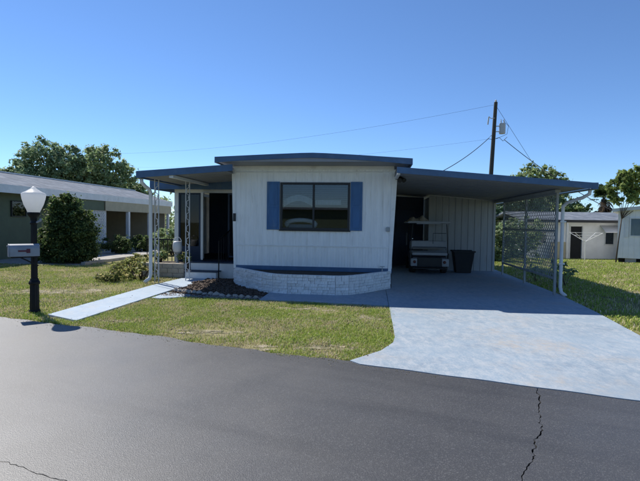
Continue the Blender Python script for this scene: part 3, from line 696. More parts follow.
mb = MB(); mb.lathe([(.085, 1.62), (.10, 1.66), (.14, 1.75), (.165, 1.84), (.175, 1.90), (.172, 1.925), (.155, 1.94), (.12, 1.955), (.075, 1.985), (.04, 2.01), (.03, 2.025), (.012, 2.04)], 28); mb.build('globe', 'lamp_globe', lp, smooth=True)
mb = MB(); mb.tube([(.04, -.02, 1.46), (.10, -.05, 1.49)], .016, 8); mb.tube([(.10, -.05, 1.485), (.115, -.06, 1.52)], .018, 8); mb.build('photocell', 'mail_grey', lp)
ax = math.atan2(-.62, -.78)
mbx = thing('mailbox', 'grey metal mailbox fixed to the black lamp post', 'mailbox', (-4.52, 7.37, .93), ax)
half = [(-.085, 0), (.085, 0), (.085, .11)] + [(.085*math.cos(a), .11 + .085*math.sin(a)) for a in np.linspace(.2, math.pi-.2, 9)] + [(-.085, .11)]
mb = MB(); mb.prism(half, -.03, .37, 'x'); mb.build('body', 'mail_grey', mbx, bevel=.004)
mb = MB(); mb.prism([(a*1.06, b*1.03 - .002) for a, b in half], .371, .385, 'x'); dr = mb.build('door', 'mail_grey', mbx, bevel=.003)
mb = MB(); mb.box(.386, .40, -.02, .02, .15, .17); mb.build('latch', 'mail_grey', dr)
mb = MB(); mb.box(.10, .26, .087, .092, .075, .10); mb.box(.10, .15, .0875, .0935, .055, .12); mb.build('flag', 'red_plastic', mbx)
mb = MB(); mb.bar((-.02, 0, -.012), (.35, 0, -.012), .09, .02); mb.bar((-.02, 0, -.16), (.22, 0, -.02), .02, .02); mb.build('bracket', 'black_iron', mbx)

# ================================================================== NEIGHBOUR ON THE LEFT
nh = thing('neighbour_house', 'low green house with white fascia and carport left of the mobile home', 'house', O, -YAW)
EU = -9.64
mb = MB(); mb.box(-14.5, -10.25, -6, 9.4, .0, 2.55); mb.build('wall', 'green_wall', nh)
top2 = [(-14.9, 2.70), (-12.2, 3.46), (EU, 2.72)]
mb = MB(); mb.prism(top2 + [(EU, 2.63), (-12.2, 3.36), (-14.9, 2.6)], -6.4, 17.9, 'y'); nr = mb.build('roof', 'shingle', nh)
mb = MB(); mb.box(-12.28, -12.12, -6.4, 17.9, 3.45, 3.50); mb.build('ridge_cap', 'white_metal', nr)
mb = MB(); mb.box(EU, EU+.03, -6.42, 17.92, 2.44, 2.735); mb.build('fascia', 'white_trim', nr)
mb = MB(); mb.prism([(-14.9, 2.70), (-12.2, 3.48), (EU+.02, 2.74), (EU+.02, 2.50), (-12.2, 3.25), (-14.9, 2.5)], -6.45, -6.405, 'y'); mb.build('fascia', 'white_trim', nr)
mb = MB(); mb.box(-14.6, EU-.002, -6.3, 17.8, 2.56, 2.6); mb.build('soffit', 'soffit_white', nr)
mb = MB(); mb.box(EU-.05, EU-.002, 10.45, 17.8, 1.97, 2.44); mb.build('valance', 'beige_wall', nh)
mb = MB(); mb.box(EU-.6, EU-.05, 6.6, 10.4, 1.98, 2.55); mb.build('valance', 'green_wall', nh)
for a, b in ((5.2, 5.95), (2.9, 3.9)):
    w = framed('window', 0, b-a, 1.60, 2.2, 0, nh, 'dark_plastic', .03, 'pane_glass', 1)
    w.location = (-10.19, a, 0); w.rotation_euler = (0, 0, R(90))
    q = MB(); q.box(.02, b-a-.02, .047, .05, 1.64, 2.16); q.build('dark_room_sheet', 'dark_inside', w)  # near-black sheet painted as the unlit room behind the pane
for v, w in ((10.6, .07), (12.65, .16), (15.0, .14), (17.5, .14)):
    mb = MB(); mb.box(EU-.16, EU-.16+w, v-w/2, v+w/2, .0, 1.97); mb.build('column', 'white_trim', nh, bevel=.005)
mb = MB(); lattice(mb, EU-.12, 8.2, 10.5, .45, 1.97, .125, .045); tag(mb.build('lattice_panel', 'white_trim', nh), kind='stuff')
for v in (8.2, 10.5):
    mb = MB(); mb.box(EU-.14, EU-.09, v-.03, v+.03, .0, 1.98); mb.build('lattice_post', 'white_trim', nh)
mb = MB(); scroll_post(mb, 0, 0, .0, 2.44, .10); sp_ = mb.build('post', 'white_trim', nh); sp_.location = (EU-.08, 8.9, 0); sp_.rotation_euler = (0, 0, R(90))
mb = MB(); mb.box(-14.4, -14.3, 9.4, 17.8, .0, 2.55); mb.build('rear_wall', 'green_wall', nh)
mb = MB(); mb.box(-14.3, -10.0, 17.6, 17.7, .0, 2.55); mb.build('end_wall', 'beige_wall', nh)
mb = MB(); mb.box(-13.4, -13.35, 12.6, 14.0, .0, 2.5); mb.build('storage_wall', 'green_wall', nh)
# things in the neighbour's carport
tc = thing('covered_scooter', 'small scooter under a blue cover inside the green house carport', 'scooter', HW(-11.4, 11.9, .012), .6)
mb = MB(); pr_ = [(-.8, .08), (-.85, .45), (-.6, .75), (-.1, .8), (.2, .95), (.45, 1.15), (.6, 1.1), (.75, .6), (.85, .1)]
for i, (x, z) in enumerate(pr_[:-1]): pass
vs_ = []; fs_ = []
for i, (x, z) in enumerate(pr_):
    for y, zz in ((-.30, .05), (-.24, z*.6), (-.10, z), (.10, z), (.24, z*.6), (.30, .05)): vs_.append((x, y, zz))
for i in range(len(pr_)-1):
    for j in range(5): fs_.append((i*6+j, i*6+j+1, (i+1)*6+j+1, (i+1)*6+j))
fs_ += [tuple(range(6)), tuple(range((len(pr_)-1)*6+5, (len(pr_)-1)*6-1, -1))]
mb.add(vs_, fs_); mb.build('cover', 'blue_tarp', tc, smooth=True)
for x in (-.55, .6):
    t = MB(); t.lathe([(.1, -.05), (.19, -.04), (.2, 0), (.19, .04), (.1, .05)], 16); o = t.build('wheel', 'rubber', tc); o.location = (x, 0, .2); o.rotation_euler = (R(90), 0, 0)

# ================================================================== HOMES ON THE RIGHT
rh = thing('right_home', 'white mobile home on blocks with a small window at the right edge', 'mobile home', (13.0, 20.2, -.05), -.62)
mb = MB(); ribbed(mb, 0, 4.2, .22, 2.2, 0, .2, .012, .02, ztop=lambda x: 2.30 + .09*min(x, 2.1) - .09*max(x-2.1, 0)); mb.build('front_wall', 'white_far', rh)
mb = MB(); ribbed(mb, 0, 14, .22, 2.3, 0, .2, .012, axis='y', sgn=-1); mb.build('side_wall', 'white_far', rh)
mb = MB(); mb.box(4.17, 4.2, .01, 14, .22, 2.3); mb.build('side_wall', 'white_far', rh)
mb = MB(); mb.box(0.02, 4.18, 13.9, 14, .22, 2.3); mb.build('rear_wall', 'white_far', rh)
tp = [(-.22, 2.36), (2.1, 2.60), (4.4, 2.36)]
mb = MB(); mb.prism(tp + [(4.4, 2.22), (2.1, 2.46), (-.22, 2.22)], -.22, 14.2, 'y'); mb.build('roof', 'white_metal', rh)
w = framed('window', .42, 1.5, 1.16, 1.98, -.03, rh, 'white_trim', .05, 'pane_glass', 2)
q = MB(); q.box(.46, 1.46, .05, .06, 1.2, 1.94); q.build('dark_room_sheet', 'dark_inside', w)  # dark sheet stands in for the unlit interior
mb = MB(); mb.box(.26, .40, -.03, -.004, 1.12, 2.0); mb.build('shutter', 'white_trim', rh)
mb = MB(); mb.box(.05, 4.15, .25, .28, -.1, .22); mb.build('dark_gap_sheet', 'dark_inside', rh)  # near-black sheet painted as the unlit gap under the floor
for x in (.3, 1.2, 2.4, 3.6):
    mb = MB(); mb.box(x, x+.4, .05, .24, -.1, .22); mb.build('block', 'concrete', rh)
wh = thing('far_white_home', 'white house with grey roof, small awning and dark door beyond the lawn', 'house', (12.1, 27, -.38), -.06)
mb = MB()
for a, b, c, d in ((0, 2.45, 0, 2.25), (2.45, 3.1, 1.9, 2.25), (3.1, 7.2, 0, 2.25)): mb.box(a, b, 0, .1, c, d)
mb.build('wall', 'white_far', wh)
mb = MB(); mb.box(0, .1, .1, 6, 0, 2.25); mb.build('side_wall', 'white_far', wh)
mb = MB(); mb.box(7.1, 7.2, .1, 6, 0, 2.25); mb.build('side_wall', 'white_far', wh)
mb = MB(); mb.prism([(-.55, 2.16), (3, 2.70), (6.5, 2.16), (6.5, 2.26), (3, 2.82), (-.55, 2.26)], -.4, 7.6, 'x'); rf = mb.build('roof', 'shingle', wh)
mb = MB(); mb.box(-.4, 7.6, -.575, -.551, 2.12, 2.27); mb.build('fascia', 'dark_plastic', rf)
mb = MB(); mb.box(2.47, 3.08, .05, .09, .05, 1.89); d_ = mb.build('door', 'dark_inside', wh)
mb = MB(); mb.box(2.39, 2.45, -.02, -.002, .0, 1.95); mb.box(3.1, 3.16, -.02, -.002, 0, 1.95); mb.build('door_frame', 'white_trim', wh)
for a, b in ((4.35, 4.9), (.7, 1.1)):
    w = framed('window', a, b, .85, 1.62, -.05, wh, 'white_trim', .05, 'pane_glass', 1)
    q = MB(); q.box(a+.03, b-.03, -.004, -.001, .88, 1.59); q.build('dark_room_sheet', 'dark_inside', w)  # darkness of the room painted on a sheet in front of the wall
mb = MB(); mb.add([(4.1, -.01, 1.98), (5.05, -.01, 1.98), (5.05, -.62, 1.60), (4.1, -.62, 1.60), (4.1, -.01, 1.95), (5.05, -.01, 1.95), (5.05, -.62, 1.57), (4.1, -.62, 1.57)], [(0, 1, 2, 3), (7, 6, 5, 4), (0, 3, 7, 4), (1, 2, 6, 5), (3, 2, 6, 7)]); mb.build('window_awning', 'white_metal', wh)
mb = MB(); mb.box(2.0, 2.1, -.5, -.4, 0, 2.14); mb.build('porch_post', 'white_trim', wh)
mb = MB(); mb.box(1.15, 1.95, -.55, -.45, 0, 1.0); mb.build('low_wall', 'beige_wall', wh)
# rotary clothes dryer
cx = 13.15; cy_ = 22.9; z0_ = gz(cx, cy_)
cd = thing('clothes_dryer', 'white rotary clothes dryer standing on the right lawn', 'clothes dryer', (cx, cy_, z0_), .5)
mb = MB(); mb.tube([(0, 0, -.1), (0, 0, 1.1)], .017, 8); mb.build('post', 'white_metal', cd)
for k in range(4):
    a = k*math.pi/2; d = Vector((math.cos(a), math.sin(a), 0))
    mb = MB(); mb.tube([d*.03 + Vector((0, 0, .98)), d*.85 + Vector((0, 0, 1.42))], .012, 6); mb.build('arm', 'white_metal', cd)
for q in (.35, .6, .84):
    mb = MB()
    for k in range(4):
        a, b = k*math.pi/2, (k+1)*math.pi/2; z = .98 + .44*(q-.03)/.82
        mb.tube([(q*math.cos(a), q*math.sin(a), z), (q*math.cos(b), q*math.sin(b), z)], .004, 4)
    mb.build('line', 'white_metal', cd)

# ================================================================== POLES AND WIRES
up = thing('utility_pole', 'tall wooden utility pole with a grey transformer behind the carport', 'utility pole', (12.6, 35, gz(12.6, 35)), 0)
mb = MB(); mb.tube([(0, 0, -1), (.13, 0, 3.5), (.43, 0, 11.1)], [.19, .17, .13], 12); mb.build('shaft', 'wood_pole', up)
tf = MB(); tf.lathe([(.05, 0), (.22, .02), (.23, .1), (.23, .72), (.21, .78), (.05, .82)], 16, (.92, -.12, 8.72)); t = tf.build('transformer', 'trans_grey', up, smooth=False)
for dx in (-.1, .12):
    mb = MB(); mb.lathe([(.03, 0), (.05, .05), (.03, .1), (.05, .15), (.03, .2), (.02, .3)], 8, (.92+dx, -.12, 9.52)); mb.build('bushing', 'trans_grey', t)
mb = MB(); mb.bar((.35, -.05, 9.3), (.75, -.1, 9.3), .06, .06); mb.bar((.35, -.05, 8.9), (.75, -.1, 8.9), .06, .06); mb.build('bracket', 'trans_grey', up)
mb = MB(); mb.lathe([(.05, 0), (.09, .04), (.05, .09), (.09, .13), (.03, .2)], 10, (.43, 0, 11.08)); mb.build('insulator', 'trans_grey', up)
mb = MB(); mb.tube([(.36, -.1, 9.9), (.05, -.15, 9.85), (-.12, -.15, 10.0), (-.15, -.15, 9.75)], .03, 6); mb.tube([(-.12, -.15, 9.95), (-.18, -.15, 9.4)], .05, 6); mb.build('cutout_switch', 'trans_grey', up)
mb = MB(); mb.tube([(.33, -.05, 8.5), (.1, -.1, 8.6), (-.1, -.1, 8.35), (.2, -.1, 8.3), (.7, -.15, 8.45), (1.0, -.12, 8.2), (1.3, -.12, 8.5)], .02, 5); mb.tube([(.95, -.12, 9.75), (1.35, -.2, 9.3), (1.25, -.2, 8.7), (.5, -.1, 8.35)], .014, 5); mb.build('drop_loop', 'wire', up)
# farther pole
p2 = thing('utility_pole', 'distant wooden utility pole among the tall trees behind the green house', 'utility pole', (-36, 64, 0), 0)
mb = MB(); mb.tube([(0, 0, -1), (0, 0, 10.9)], [.19, .13], 10); mb.build('shaft', 'wood_pole', p2)
mb = MB(); mb.bar((-.9, 0, 10.2), (.9, 0, 10.2), .1, .12); mb.build('crossarm', 'wood_pole', p2)
def wire(name, label, a, b, sag, r=.016, n=24):
    a, b = Vector(a), Vector(b); pts = [a.lerp(b, i/n) - Vector((0, 0, 4*sag*(i/n)*(1-i/n))) for i in range(n+1)]
    mb = MB(); mb.tube(pts, r, 5); o = mb.build(name, 'wire'); return tag(o, label, 'wire')
A = Vector((13.03, 35, 11.0)); gpz = gz(12.6, 35)
wire('power_line', 'high thin power line running from the pole top towards the tall trees', (13.0, 34.95, 10.55), (-36, 64, 10.7), 1.3, .007)
wire('power_line', 'thin lower cable running from below the transformer towards the tall trees', (12.7, 34.9, 8.0), (-36.4, 64, 9.2), 1.2, .005)
wire('service_drop', 'thick service cable dropping from the pole to the mobile home roof', (12.55, 34.9, 8.05), tuple(HW(3.9, 12.5, 3.1)), .55, .024)
wire('service_drop', 'thick service cable dropping from the transformer to the far white house', (13.7, 34.9, 7.95), (17.6, 27.5, 2.35), .30, .024)
wire('guy_wire', 'straight guy wire slanting down from the pole top', (13.1, 35, 10.4), (21.5, 37, gz(21.5, 37)), 0, .012)

# ================================================================== VEGETATION
def leaf_cloud(centers, radii, per, size, cols, rs, flat=.35, elong=1.7):
    """leaf quads scattered round clump centres; colours differ leaf by leaf"""
    C = np.repeat(np.asarray(centers), per, 0); Rd = np.repeat(np.asarray(radii), per)
    n = len(C); d = rs.normal(size=(n, 3)); d /= np.linalg.norm(d, axis=1)[:, None]
    P = C + d*(Rd*np.abs(rs.normal(0, .62, n)))[:, None]*np.array([1, 1, .75])
    nrm = d*.7 + rs.normal(size=(n, 3))*.6 + np.array([0, 0, flat]); nrm /= np.linalg.norm(nrm, axis=1)[:, None]
    t = np.cross(nrm, rs.normal(size=(n, 3))); t /= np.linalg.norm(t, axis=1)[:, None]; b = np.cross(nrm, t)
    s = size*rs.uniform(.6, 1.35, n)[:, None]
    V = np.stack([P - t*s*elong*.5, P + b*s*.42, P + t*s*elong*.5 + nrm*s*-.12, P - b*s*.42], 1).reshape(-1, 3)
    F = np.arange(4*n).reshape(-1, 4)
    cl = np.asarray(cols)[rs.integers(0, len(cols), n)]*rs.uniform(.7, 1.3, n)[:, None]
    tone = np.repeat(rs.uniform(.75, 1.25, len(centers)), per)[:, None]
    return V, F, np.repeat(cl*tone, 4, 0)
OAK = [(.28, .37, .18), (.33, .41, .20), (.23, .33, .15), (.40, .44, .25)]
LIGHT = [(.20, .27, .08), (.25, .31, .10), (.17, .23, .07)]
DARK = [(.21, .31, .18), (.26, .36, .20), (.18, .27, .15), (.35, .42, .25)]
def tree(name, label, x, y, h, lobes, cols, nclump=90, per=130, size=.16, seed=0, group=None, trunk=.22, clr=.55):
    rs = np.random.default_rng(seed); t = thing(name, label, 'tree', (x, y, gz(x, y)), 0, group)
    zc_ = min(l[2]-l[5]*.6 for l in lobes); mb = MB()
    fork = Vector((rs.uniform(-.2, .2), rs.uniform(-.2, .2), max(1.0, zc_*.75)))
    mb.tube([(0, 0, -.3), (fork.x*.5, fork.y*.5, fork.z*.5), fork], [trunk*1.3, trunk, trunk*.85], 9)
    cen, rad = [], []
    for (lx, ly, lz, rx, ry, rz) in lobes:
        e = Vector((lx, ly, lz)); m_ = fork.lerp(e, .5) + Vector((0, 0, .15)); mb.tube([fork, m_, e], [trunk*.6, trunk*.38, trunk*.15], 7)
        for k in range(5):
            d = Vector(rs.normal(size=3)).normalized(); q = e + Vector((d.x*rx, d.y*ry, abs(d.z)*rz*.9)); mb.tube([m_.lerp(e, .6), (m_.lerp(e, .6)+q)/2 + Vector((0, 0, .1)), q], [trunk*.22, trunk*.14, .012], 5)
        k = max(6, int(4.0*nclump*(rx*ry*rz)**.5/sum((l[3]*l[4]*l[5])**.5 for l in lobes)))
        d = rs.normal(size=(k, 3)); d /= np.linalg.norm(d, axis=1)[:, None]; rr = rs.uniform(.35, 1.08, k)**.5
        cen.append(np.array([lx, ly, lz]) + d*rr[:, None]*np.array([rx, ry, rz])); rad.append(rs.uniform(.4, 1.0, k)*clr*(rx*ry*rz)**(1/3)*.55)
        if k > 40:                                            # loose outer sprays
            j = k//4; cen.append(np.array([lx, ly, lz]) + d[:j]*rs.uniform(.98, 1.16, j)[:, None]*np.array([rx, ry, rz])); rad.append(rs.uniform(.4, .9, j)*clr)
    mb.build('trunk', 'bark', t, smooth=True)
    V, F, Cc = leaf_cloud(np.concatenate(cen), np.concatenate(rad), per, size, cols, rs)
    o = fastmesh('crown', V, F, 'leaf', Cc); o.parent = t; return t
tree('oak_tree', 'tall dark feathery tree behind the green house roof', -21.3, 36, 7.5, [(0, 0, 5.5, 1.9, 1.7, 2.0), (-1.7, .3, 4.7, 1.3, 1.3, 1.4), (1.6, 0, 5.4, 1.5, 1.4, 1.8), (-.2, .2, 3.4, 2.2, 1.8, 1.2)], DARK, 150, 42, .145, 1, 'trees behind the green house', .28, .5)
tree('oak_tree', 'broad olive green tree between the tall dark tree and the awning', -17.6, 37, 7.4, [(0, 0, 5.6, 1.7, 1.6, 1.7), (1.3, 0, 4.6, 1.5, 1.4, 1.4), (-1.4, -.3, 4.7, 1.5, 1.4, 1.6), (.2, 0, 3.2, 2.2, 1.6, 1.3)], OAK, 140, 42, .145, 2, 'trees behind the green house', .28, .5)
tree('oak_tree', 'lower green tree behind the green house carport near the awning corner', -15.4, 39, 5, [(0, 0, 3.3, 1.2, 1.2, 1.2), (1.0, 0, 2.6, 1.0, 1.0, .9), (-1, 0, 3.6, 1.2, 1.1, 1.3)], OAK, 80, 42, .145, 3, 'trees behind the green house', .22, .5)
tree('oak_tree', 'small pale tree rising just above the left end of the green house roof', -24.6, 36, 5, [(0, 0, 4.1, 1.1, 1.1, 1.2), (-1.2, 0, 4.3, 1.2, 1.1, 1.3)], OAK, 60, 42, .145, 4, 'trees behind the green house', .2, .5)
tree('oak_tree', 'rounded light green tree just above the carport roof behind the pole', 17.6, 38, 6, [(0, 0, 5.5, 1.5, 1.4, 1.3), (1.5, 0, 5.1, 1.1, 1.2, 1.1), (-1.5, 0, 4.9, 1.2, 1.1, 1.1), (.2, 0, 3.3, 2.2, 1.6, 1.2)], OAK+LIGHT, 110, 42, .145, 5, 'trees behind the carport', .26, .5)
tree('oak_tree', 'low green tree behind the far white house left of the palm', 18.6, 36, 4.5, [(0, 0, 3.0, 1.7, 1.3, 1.1), (1.3, .4, 2.6, 1.4, 1.2, 1.0), (-1.6, 0, 2.5, 1.4, 1.2, 1.1)], OAK+LIGHT, 90, 42, .145, 6, 'trees behind the carport', .2, .5)
tree('oak_tree', 'dark tree behind the lattice screen of the carport', 13.6, 33, 5, [(0, 0, 3.4, 2.0, 1.5, 1.5), (-2, 0, 2.8, 1.6, 1.4, 1.5), (1.6, 0, 2.4, 1.4, 1.3, 1.3)], DARK+OAK, 100, 42, .145, 8, 'trees behind the carport', .24, .5)
tree('young_tree', 'airy light green tree with a thin trunk beside the right mobile home', 12.75, 19.9, 4.5, [(.15, 0, 2.85, .5, .5, .42), (.75, .1, 3.45, .65, .6, .42), (-.1, 0, 3.3, .45, .45, .28), (1.45, .3, 3.1, .7, .6, .55), (1.2, 0, 3.95, .65, .6, .35), (.35, 0, 3.75, .45, .4, .25), (2.2, .4, 3.6, .9, .8, .8), (1.9, .2, 2.75, .6, .5, .35)], LIGHT, 66, 22, .12, 9, None, .026, .9)
tree('oak_tree', 'large tree filling the back right behind the right mobile home', 27.5, 33, 7, [(0, 0, 4.6, 2.2, 2, 1.8), (-2, 0, 3.8, 1.5, 1.5, 1.4), (2, 0, 4, 2, 1.8, 1.8)], OAK, 120, 42, .145, 10, 'trees behind the carport', .3, .5)
# a far belt of trees closing the horizon
rs = np.random.default_rng(40); cen, rad = [], []
for x in np.arange(-110, 110, 2.3):
    yb = 75 + 6*math.sin(x*.07) + rs.uniform(-4, 4); hh = 3.3 + 1.2*math.sin(x*.21) + rs.uniform(-.6, 1.0)
    for k in range(5): cen.append((x + rs.uniform(-2, 2), yb + rs.uniform(-2, 2), rs.uniform(.3, .95)*hh)); rad.append(rs.uniform(1.0, 1.9))
V, F, Cc = leaf_cloud(np.array(cen), np.array(rad), 60, .45, DARK+OAK, rs)
tag(fastmesh('far_trees', V, F, 'leaf', Cc), 'far belt of green trees along the horizon behind the homes', 'trees', kind='stuff')
# big rounded shrub
def shrub(name, label, loc, blobs, cols, ncl, per, size, seed, cat='shrub', group=None):
    rs = np.random.default_rng(seed); t = thing(name, label, cat, loc, 0, group); cen, rad = [], []
    mb = MB()
    for (x, y, z, rx, ry, rz) in blobs:
        k = max(4, int(ncl/len(blobs))); d = rs.normal(size=(k, 3)); d /= np.linalg.norm(d, axis=1)[:, None]
        c = np.array([x, y, z]) + d*(rs.uniform(.3, 1, k)**.4)[:, None]*np.array([rx, ry, rz]); c[:, 2] = np.maximum(c[:, 2], .08)
        cen.append(c); rad.append(rs.uniform(.5, 1, k)*(rx*ry*rz)**(1/3)*.36)
        for q in range(4):
            a = rs.uniform(0, 6.28); mb.tube([(x*.3, y*.3, -.05), (x*.7 + .2*rx*math.cos(a), y*.7 + .2*ry*math.sin(a), z*.5), (x + .6*rx*math.cos(a), y + .6*ry*math.sin(a), z)], [.03, .02, .008], 5)
    mb.build('stems', 'bark', t)
    V, F, Cc = leaf_cloud(np.concatenate(cen), np.concatenate(rad), per, size, cols, rs); o = fastmesh('foliage', V, F, 'leaf', Cc); o.parent = t; return t
shrub('rounded_shrub', 'big dense dark green rounded shrub in front of the green house', (-8.85, 16.3, 0), [(0, 0, .75, .95, .92, .75), (.05, 0, 1.45, .78, .75, .6), (-.12, 0, 2.0, .5, .48, .42), (.45, .1, .8, .55, .6, .7), (-.45, 0, .85, .5, .6, .75), (0, -.2, .35, 1.0, .8, .35)], [(.07, .115, .04), (.09, .14, .05), (.055, .095, .035), (.18, .22, .07)], 640, 80, .058, 11)
for i, (u, v, s, lb) in enumerate([(-8.3, 9.0, .55, 'low green bush below the white lattice of the green house'), (-8.0, 10.7, .5, 'low green bush below the thin column of the green house carport'), (-7.6, 12.6, .4, 'small dark bush at the second column of the green house carport')]):
    shrub('low_bush', lb, HW(u, v, .0), [(0, 0, .5*s/.5*.8, s*1.1, s*1.1, s*.8), (.5*s, .2, s*.6, s*.7, s*.7, s*.6)], [(.07, .115, .04), (.10, .15, .05), (.14, .18, .07)], 70, 80, .07, 12+i, 'bush', 'bushes along the green house carport')
for i, (u, v, s_, lb) in enumerate([(-5.5, 9.0, .75, 'rounded green bush on the kerb side behind the porch railing'), (-5.3, 11.2, .95, 'larger green bush growing behind the rounded bush by the kerb'), (-11.2, 22.6, 1.3, 'tall bush standing beyond the end of the green house carport')]):
    shrub('garden_bush', lb, HW(u, v, .0), [(0, 0, s_*.7, s_*1.1, s_, s_*.7), (.4*s_, .2, s_*1.1, s_*.8, s_*.7, s_*.6), (-.5*s_, 0, s_, s_*.7, s_*.7, s_*.6)], OAK, 110, 60, .08, 90+i, 'bush', 'bushes behind the porch')
# weedy plants beside the awning post
WEED = [(.30, .30, .10), (.22, .26, .08), (.38, .34, .15), (.15, .19, .07)]
for i, (u, v, s, lb) in enumerate([(-2.55, .35, .42, 'tangled yellow green weed clump next to the porch downspout'), (-3.15, .9, .40, 'tangled yellow green weed clump left of the low block wall'), (-3.6, 1.9, .45, 'loose leafy weed clump in front of the porch railing'), (-3.0, -.15, .30, 'short sparse weed clump at the lawn edge near the porch downspout'), (-4.1, 2.6, .40, 'pale leafy weed clump by the kerb of the green house')]):
    shrub('weed_clump', lb, HW(u, v), [(0, 0, s*.42, s*.95, s*.9, s*.42), (.25*s, .1, s*.85, s*.7, s*.6, s*.45), (-.7*s, 0, s*.36, s*.8, s*.7, s*.36)], WEED, 60, 9, .055, 30+i, 'weeds', 'weeds left of the porch')
for i, (u, v, s) in enumerate([(-2.55, 1.45, .25), (-1.85, 1.5, .2)]):
    shrub('potted_green', ['leafy plant growing in the low block wall left of the lantern', 'leafy plant growing in the low block wall right of the lantern'][i], HW(u, v, .36), [(0, 0, s*.8, s, s, s*.7)], OAK+WEED, 20, 34, .06, 50+i, 'plant')
for i, (x, y, sz, lb) in enumerate([(8.7, 21.5, .95, 'dark leafy bush behind the far end of the lattice screen'), (10.3, 23.5, 1.15, 'taller dark leafy bush behind the middle of the lattice screen'), (7.6, 19.5, .8, 'dark leafy bush behind the storage shed corner')]):
    shrub('leafy_bush', lb, (x, y, gz(x, y)), [(0, 0, sz*.75, sz, sz*.8, sz*.7), (.2, 0, sz*1.4, sz*.7, sz*.6, sz*.6), (-.5*sz, 0, sz*.6, sz*.7, sz*.7, sz*.6)], OAK, 120, 60, .085, 80+i, 'bush', 'bushes behind the lattice screen')
# stalky weeds on the right lawn beside the lattice
wd = [(7.75, .9, .42, 'stalky dark weed by the front lattice post'), (8.15, 1.5, .55, 'tallest stalky dark weed standing out on the lawn beside the lattice'), (7.7, 2.3, .36, 'short stalky weed further back along the lattice')]
for i, (u, v, h, lb) in enumerate(wd):
    rs = np.random.default_rng(60+i); t = thing('stalky_weed', lb, 'weed', HW(u, v), 0, 'stalky weeds beside the lattice')
    mb = MB(); cen = []
    for k in range(5):
        a = rs.uniform(0, 6.28); e = Vector((math.cos(a)*rs.uniform(.08, .3), math.sin(a)*rs.uniform(.08, .3), h*rs.uniform(.7, 1.15))); mb.tube([(0, 0, -.02), (e.x*.4, e.y*.4, e.z*.6), e], [.008, .006, .003], 5)
        cen += [tuple(e), (e.x*.7, e.y*.7, e.z*.8)]
    mb.build('stem', 'bark', t)
    V, F, Cc = leaf_cloud(np.array(cen), np.full(len(cen), .10), 9, .085, DARK+OAK, rs); o = fastmesh('leaves', V, F, 'leaf', Cc); o.parent = t
# palm
pm = thing('cabbage_palm', 'shaggy fan palm with a brown skirt of dead fronds behind the far white house', 'palm', (21.6, 35.5, gz(21.6, 35.5)), 0)
mb = MB(); mb.tube([(0, 0, -.3), (.05, 0, 2.0), (.1, 0, 4.0)], [.24, .2, .19], 10); mb.build('trunk', 'palm_bark', pm, smooth=True)
def fan(mb_v, mb_f, mb_c, rs, base, az, el, pet, bl, col, droop):
    d = np.array([math.cos(az)*math.cos(el), math.sin(az)*math.cos(el), math.sin(el)]); tip = base + d*pet
    side = np.cross(d, [0, 0, 1.0]); side /= np.linalg.norm(side)+1e-6; upv = np.cross(side, d)
    o = len(mb_v); mb_v += [base - side*.02, base + side*.02, tip + side*.015, tip - side*.015]; mb_f.append((o, o+1, o+2, o+3)); mb_c += [np.array(col)]*4
    for k in range(13):
        a = (k/12-.5)*3.4; q = d*math.cos(a) + side*math.sin(a); l = bl*(.7 + .3*math.cos(a))*rs.uniform(.85, 1.1)
        m_ = tip + q*l*.6; e = tip + q*l - np.array([0, 0, droop*l]); w = np.cross(q, upv)*.055
        o = len(mb_v); mb_v += [tip, m_ + w, e, m_ - w]; mb_f.append((o, o+1, o+2, o+3)); mb_c += [np.array(col)*rs.uniform(.7, 1.3)]*4
for nm, cnt, e0, e1, cl, dr_ in (('fronds', 34, -.25, 1.35, (.055, .085, .03), .25), ('dead_skirt', 34, -1.35, -.5, (.10, .075, .05), .5)):
    rs = np.random.default_rng(70+cnt+int(e0*10)); v_, f_, c_ = [], [], []
    for k in range(cnt): fan(v_, f_, c_, rs, np.array([.1, 0, 4.0 - (rs.uniform(0, 1.2) if nm == 'dead_skirt' else 0)]), rs.uniform(0, 6.28), rs.uniform(e0, e1), rs.uniform(.4, .8), rs.uniform(.55, .8), cl, dr_)
    o = fastmesh(nm, np.array(v_), np.array(f_), 'leaf', np.array(c_)); o.parent = pm

# sandy bare spots worn into the lawn
SP = [(-.15, 5.55, .8, .24), (-5.6, 9.6, 1.05, .48), (-1.6, 6.3, .55, .16), (.9, 7.4, .4, .32), (-.3, 8.1, .62, .22), (-3.0, 6.85, .4, .13), (-4.9, 12.6, .75, .42)]
rb = random.Random(31)
for (x, y, a_, b_) in SP:
    mb = MB()
    for w_ in range(16):
        ox, oy = x + rb.gauss(0, .42)*a_, y + rb.gauss(0, .42)*b_; ra, rb2 = a_*rb.uniform(.10, .32), b_*rb.uniform(.18, .42); ph = rb.uniform(0, 6); pts = []
        for q in range(18):
            t = 2*math.pi*q/18; r_ = .8 + .2*math.sin(3*t + ph) + rb.uniform(-.2, .2); pts.append((ox + ra*r_*math.cos(t), oy + rb2*r_*math.sin(t)))
        mb.prism(pts, -.02, .002 + .0005*w_)
    tag(mb.build('sand_patch', 'sand'), kind='structure')
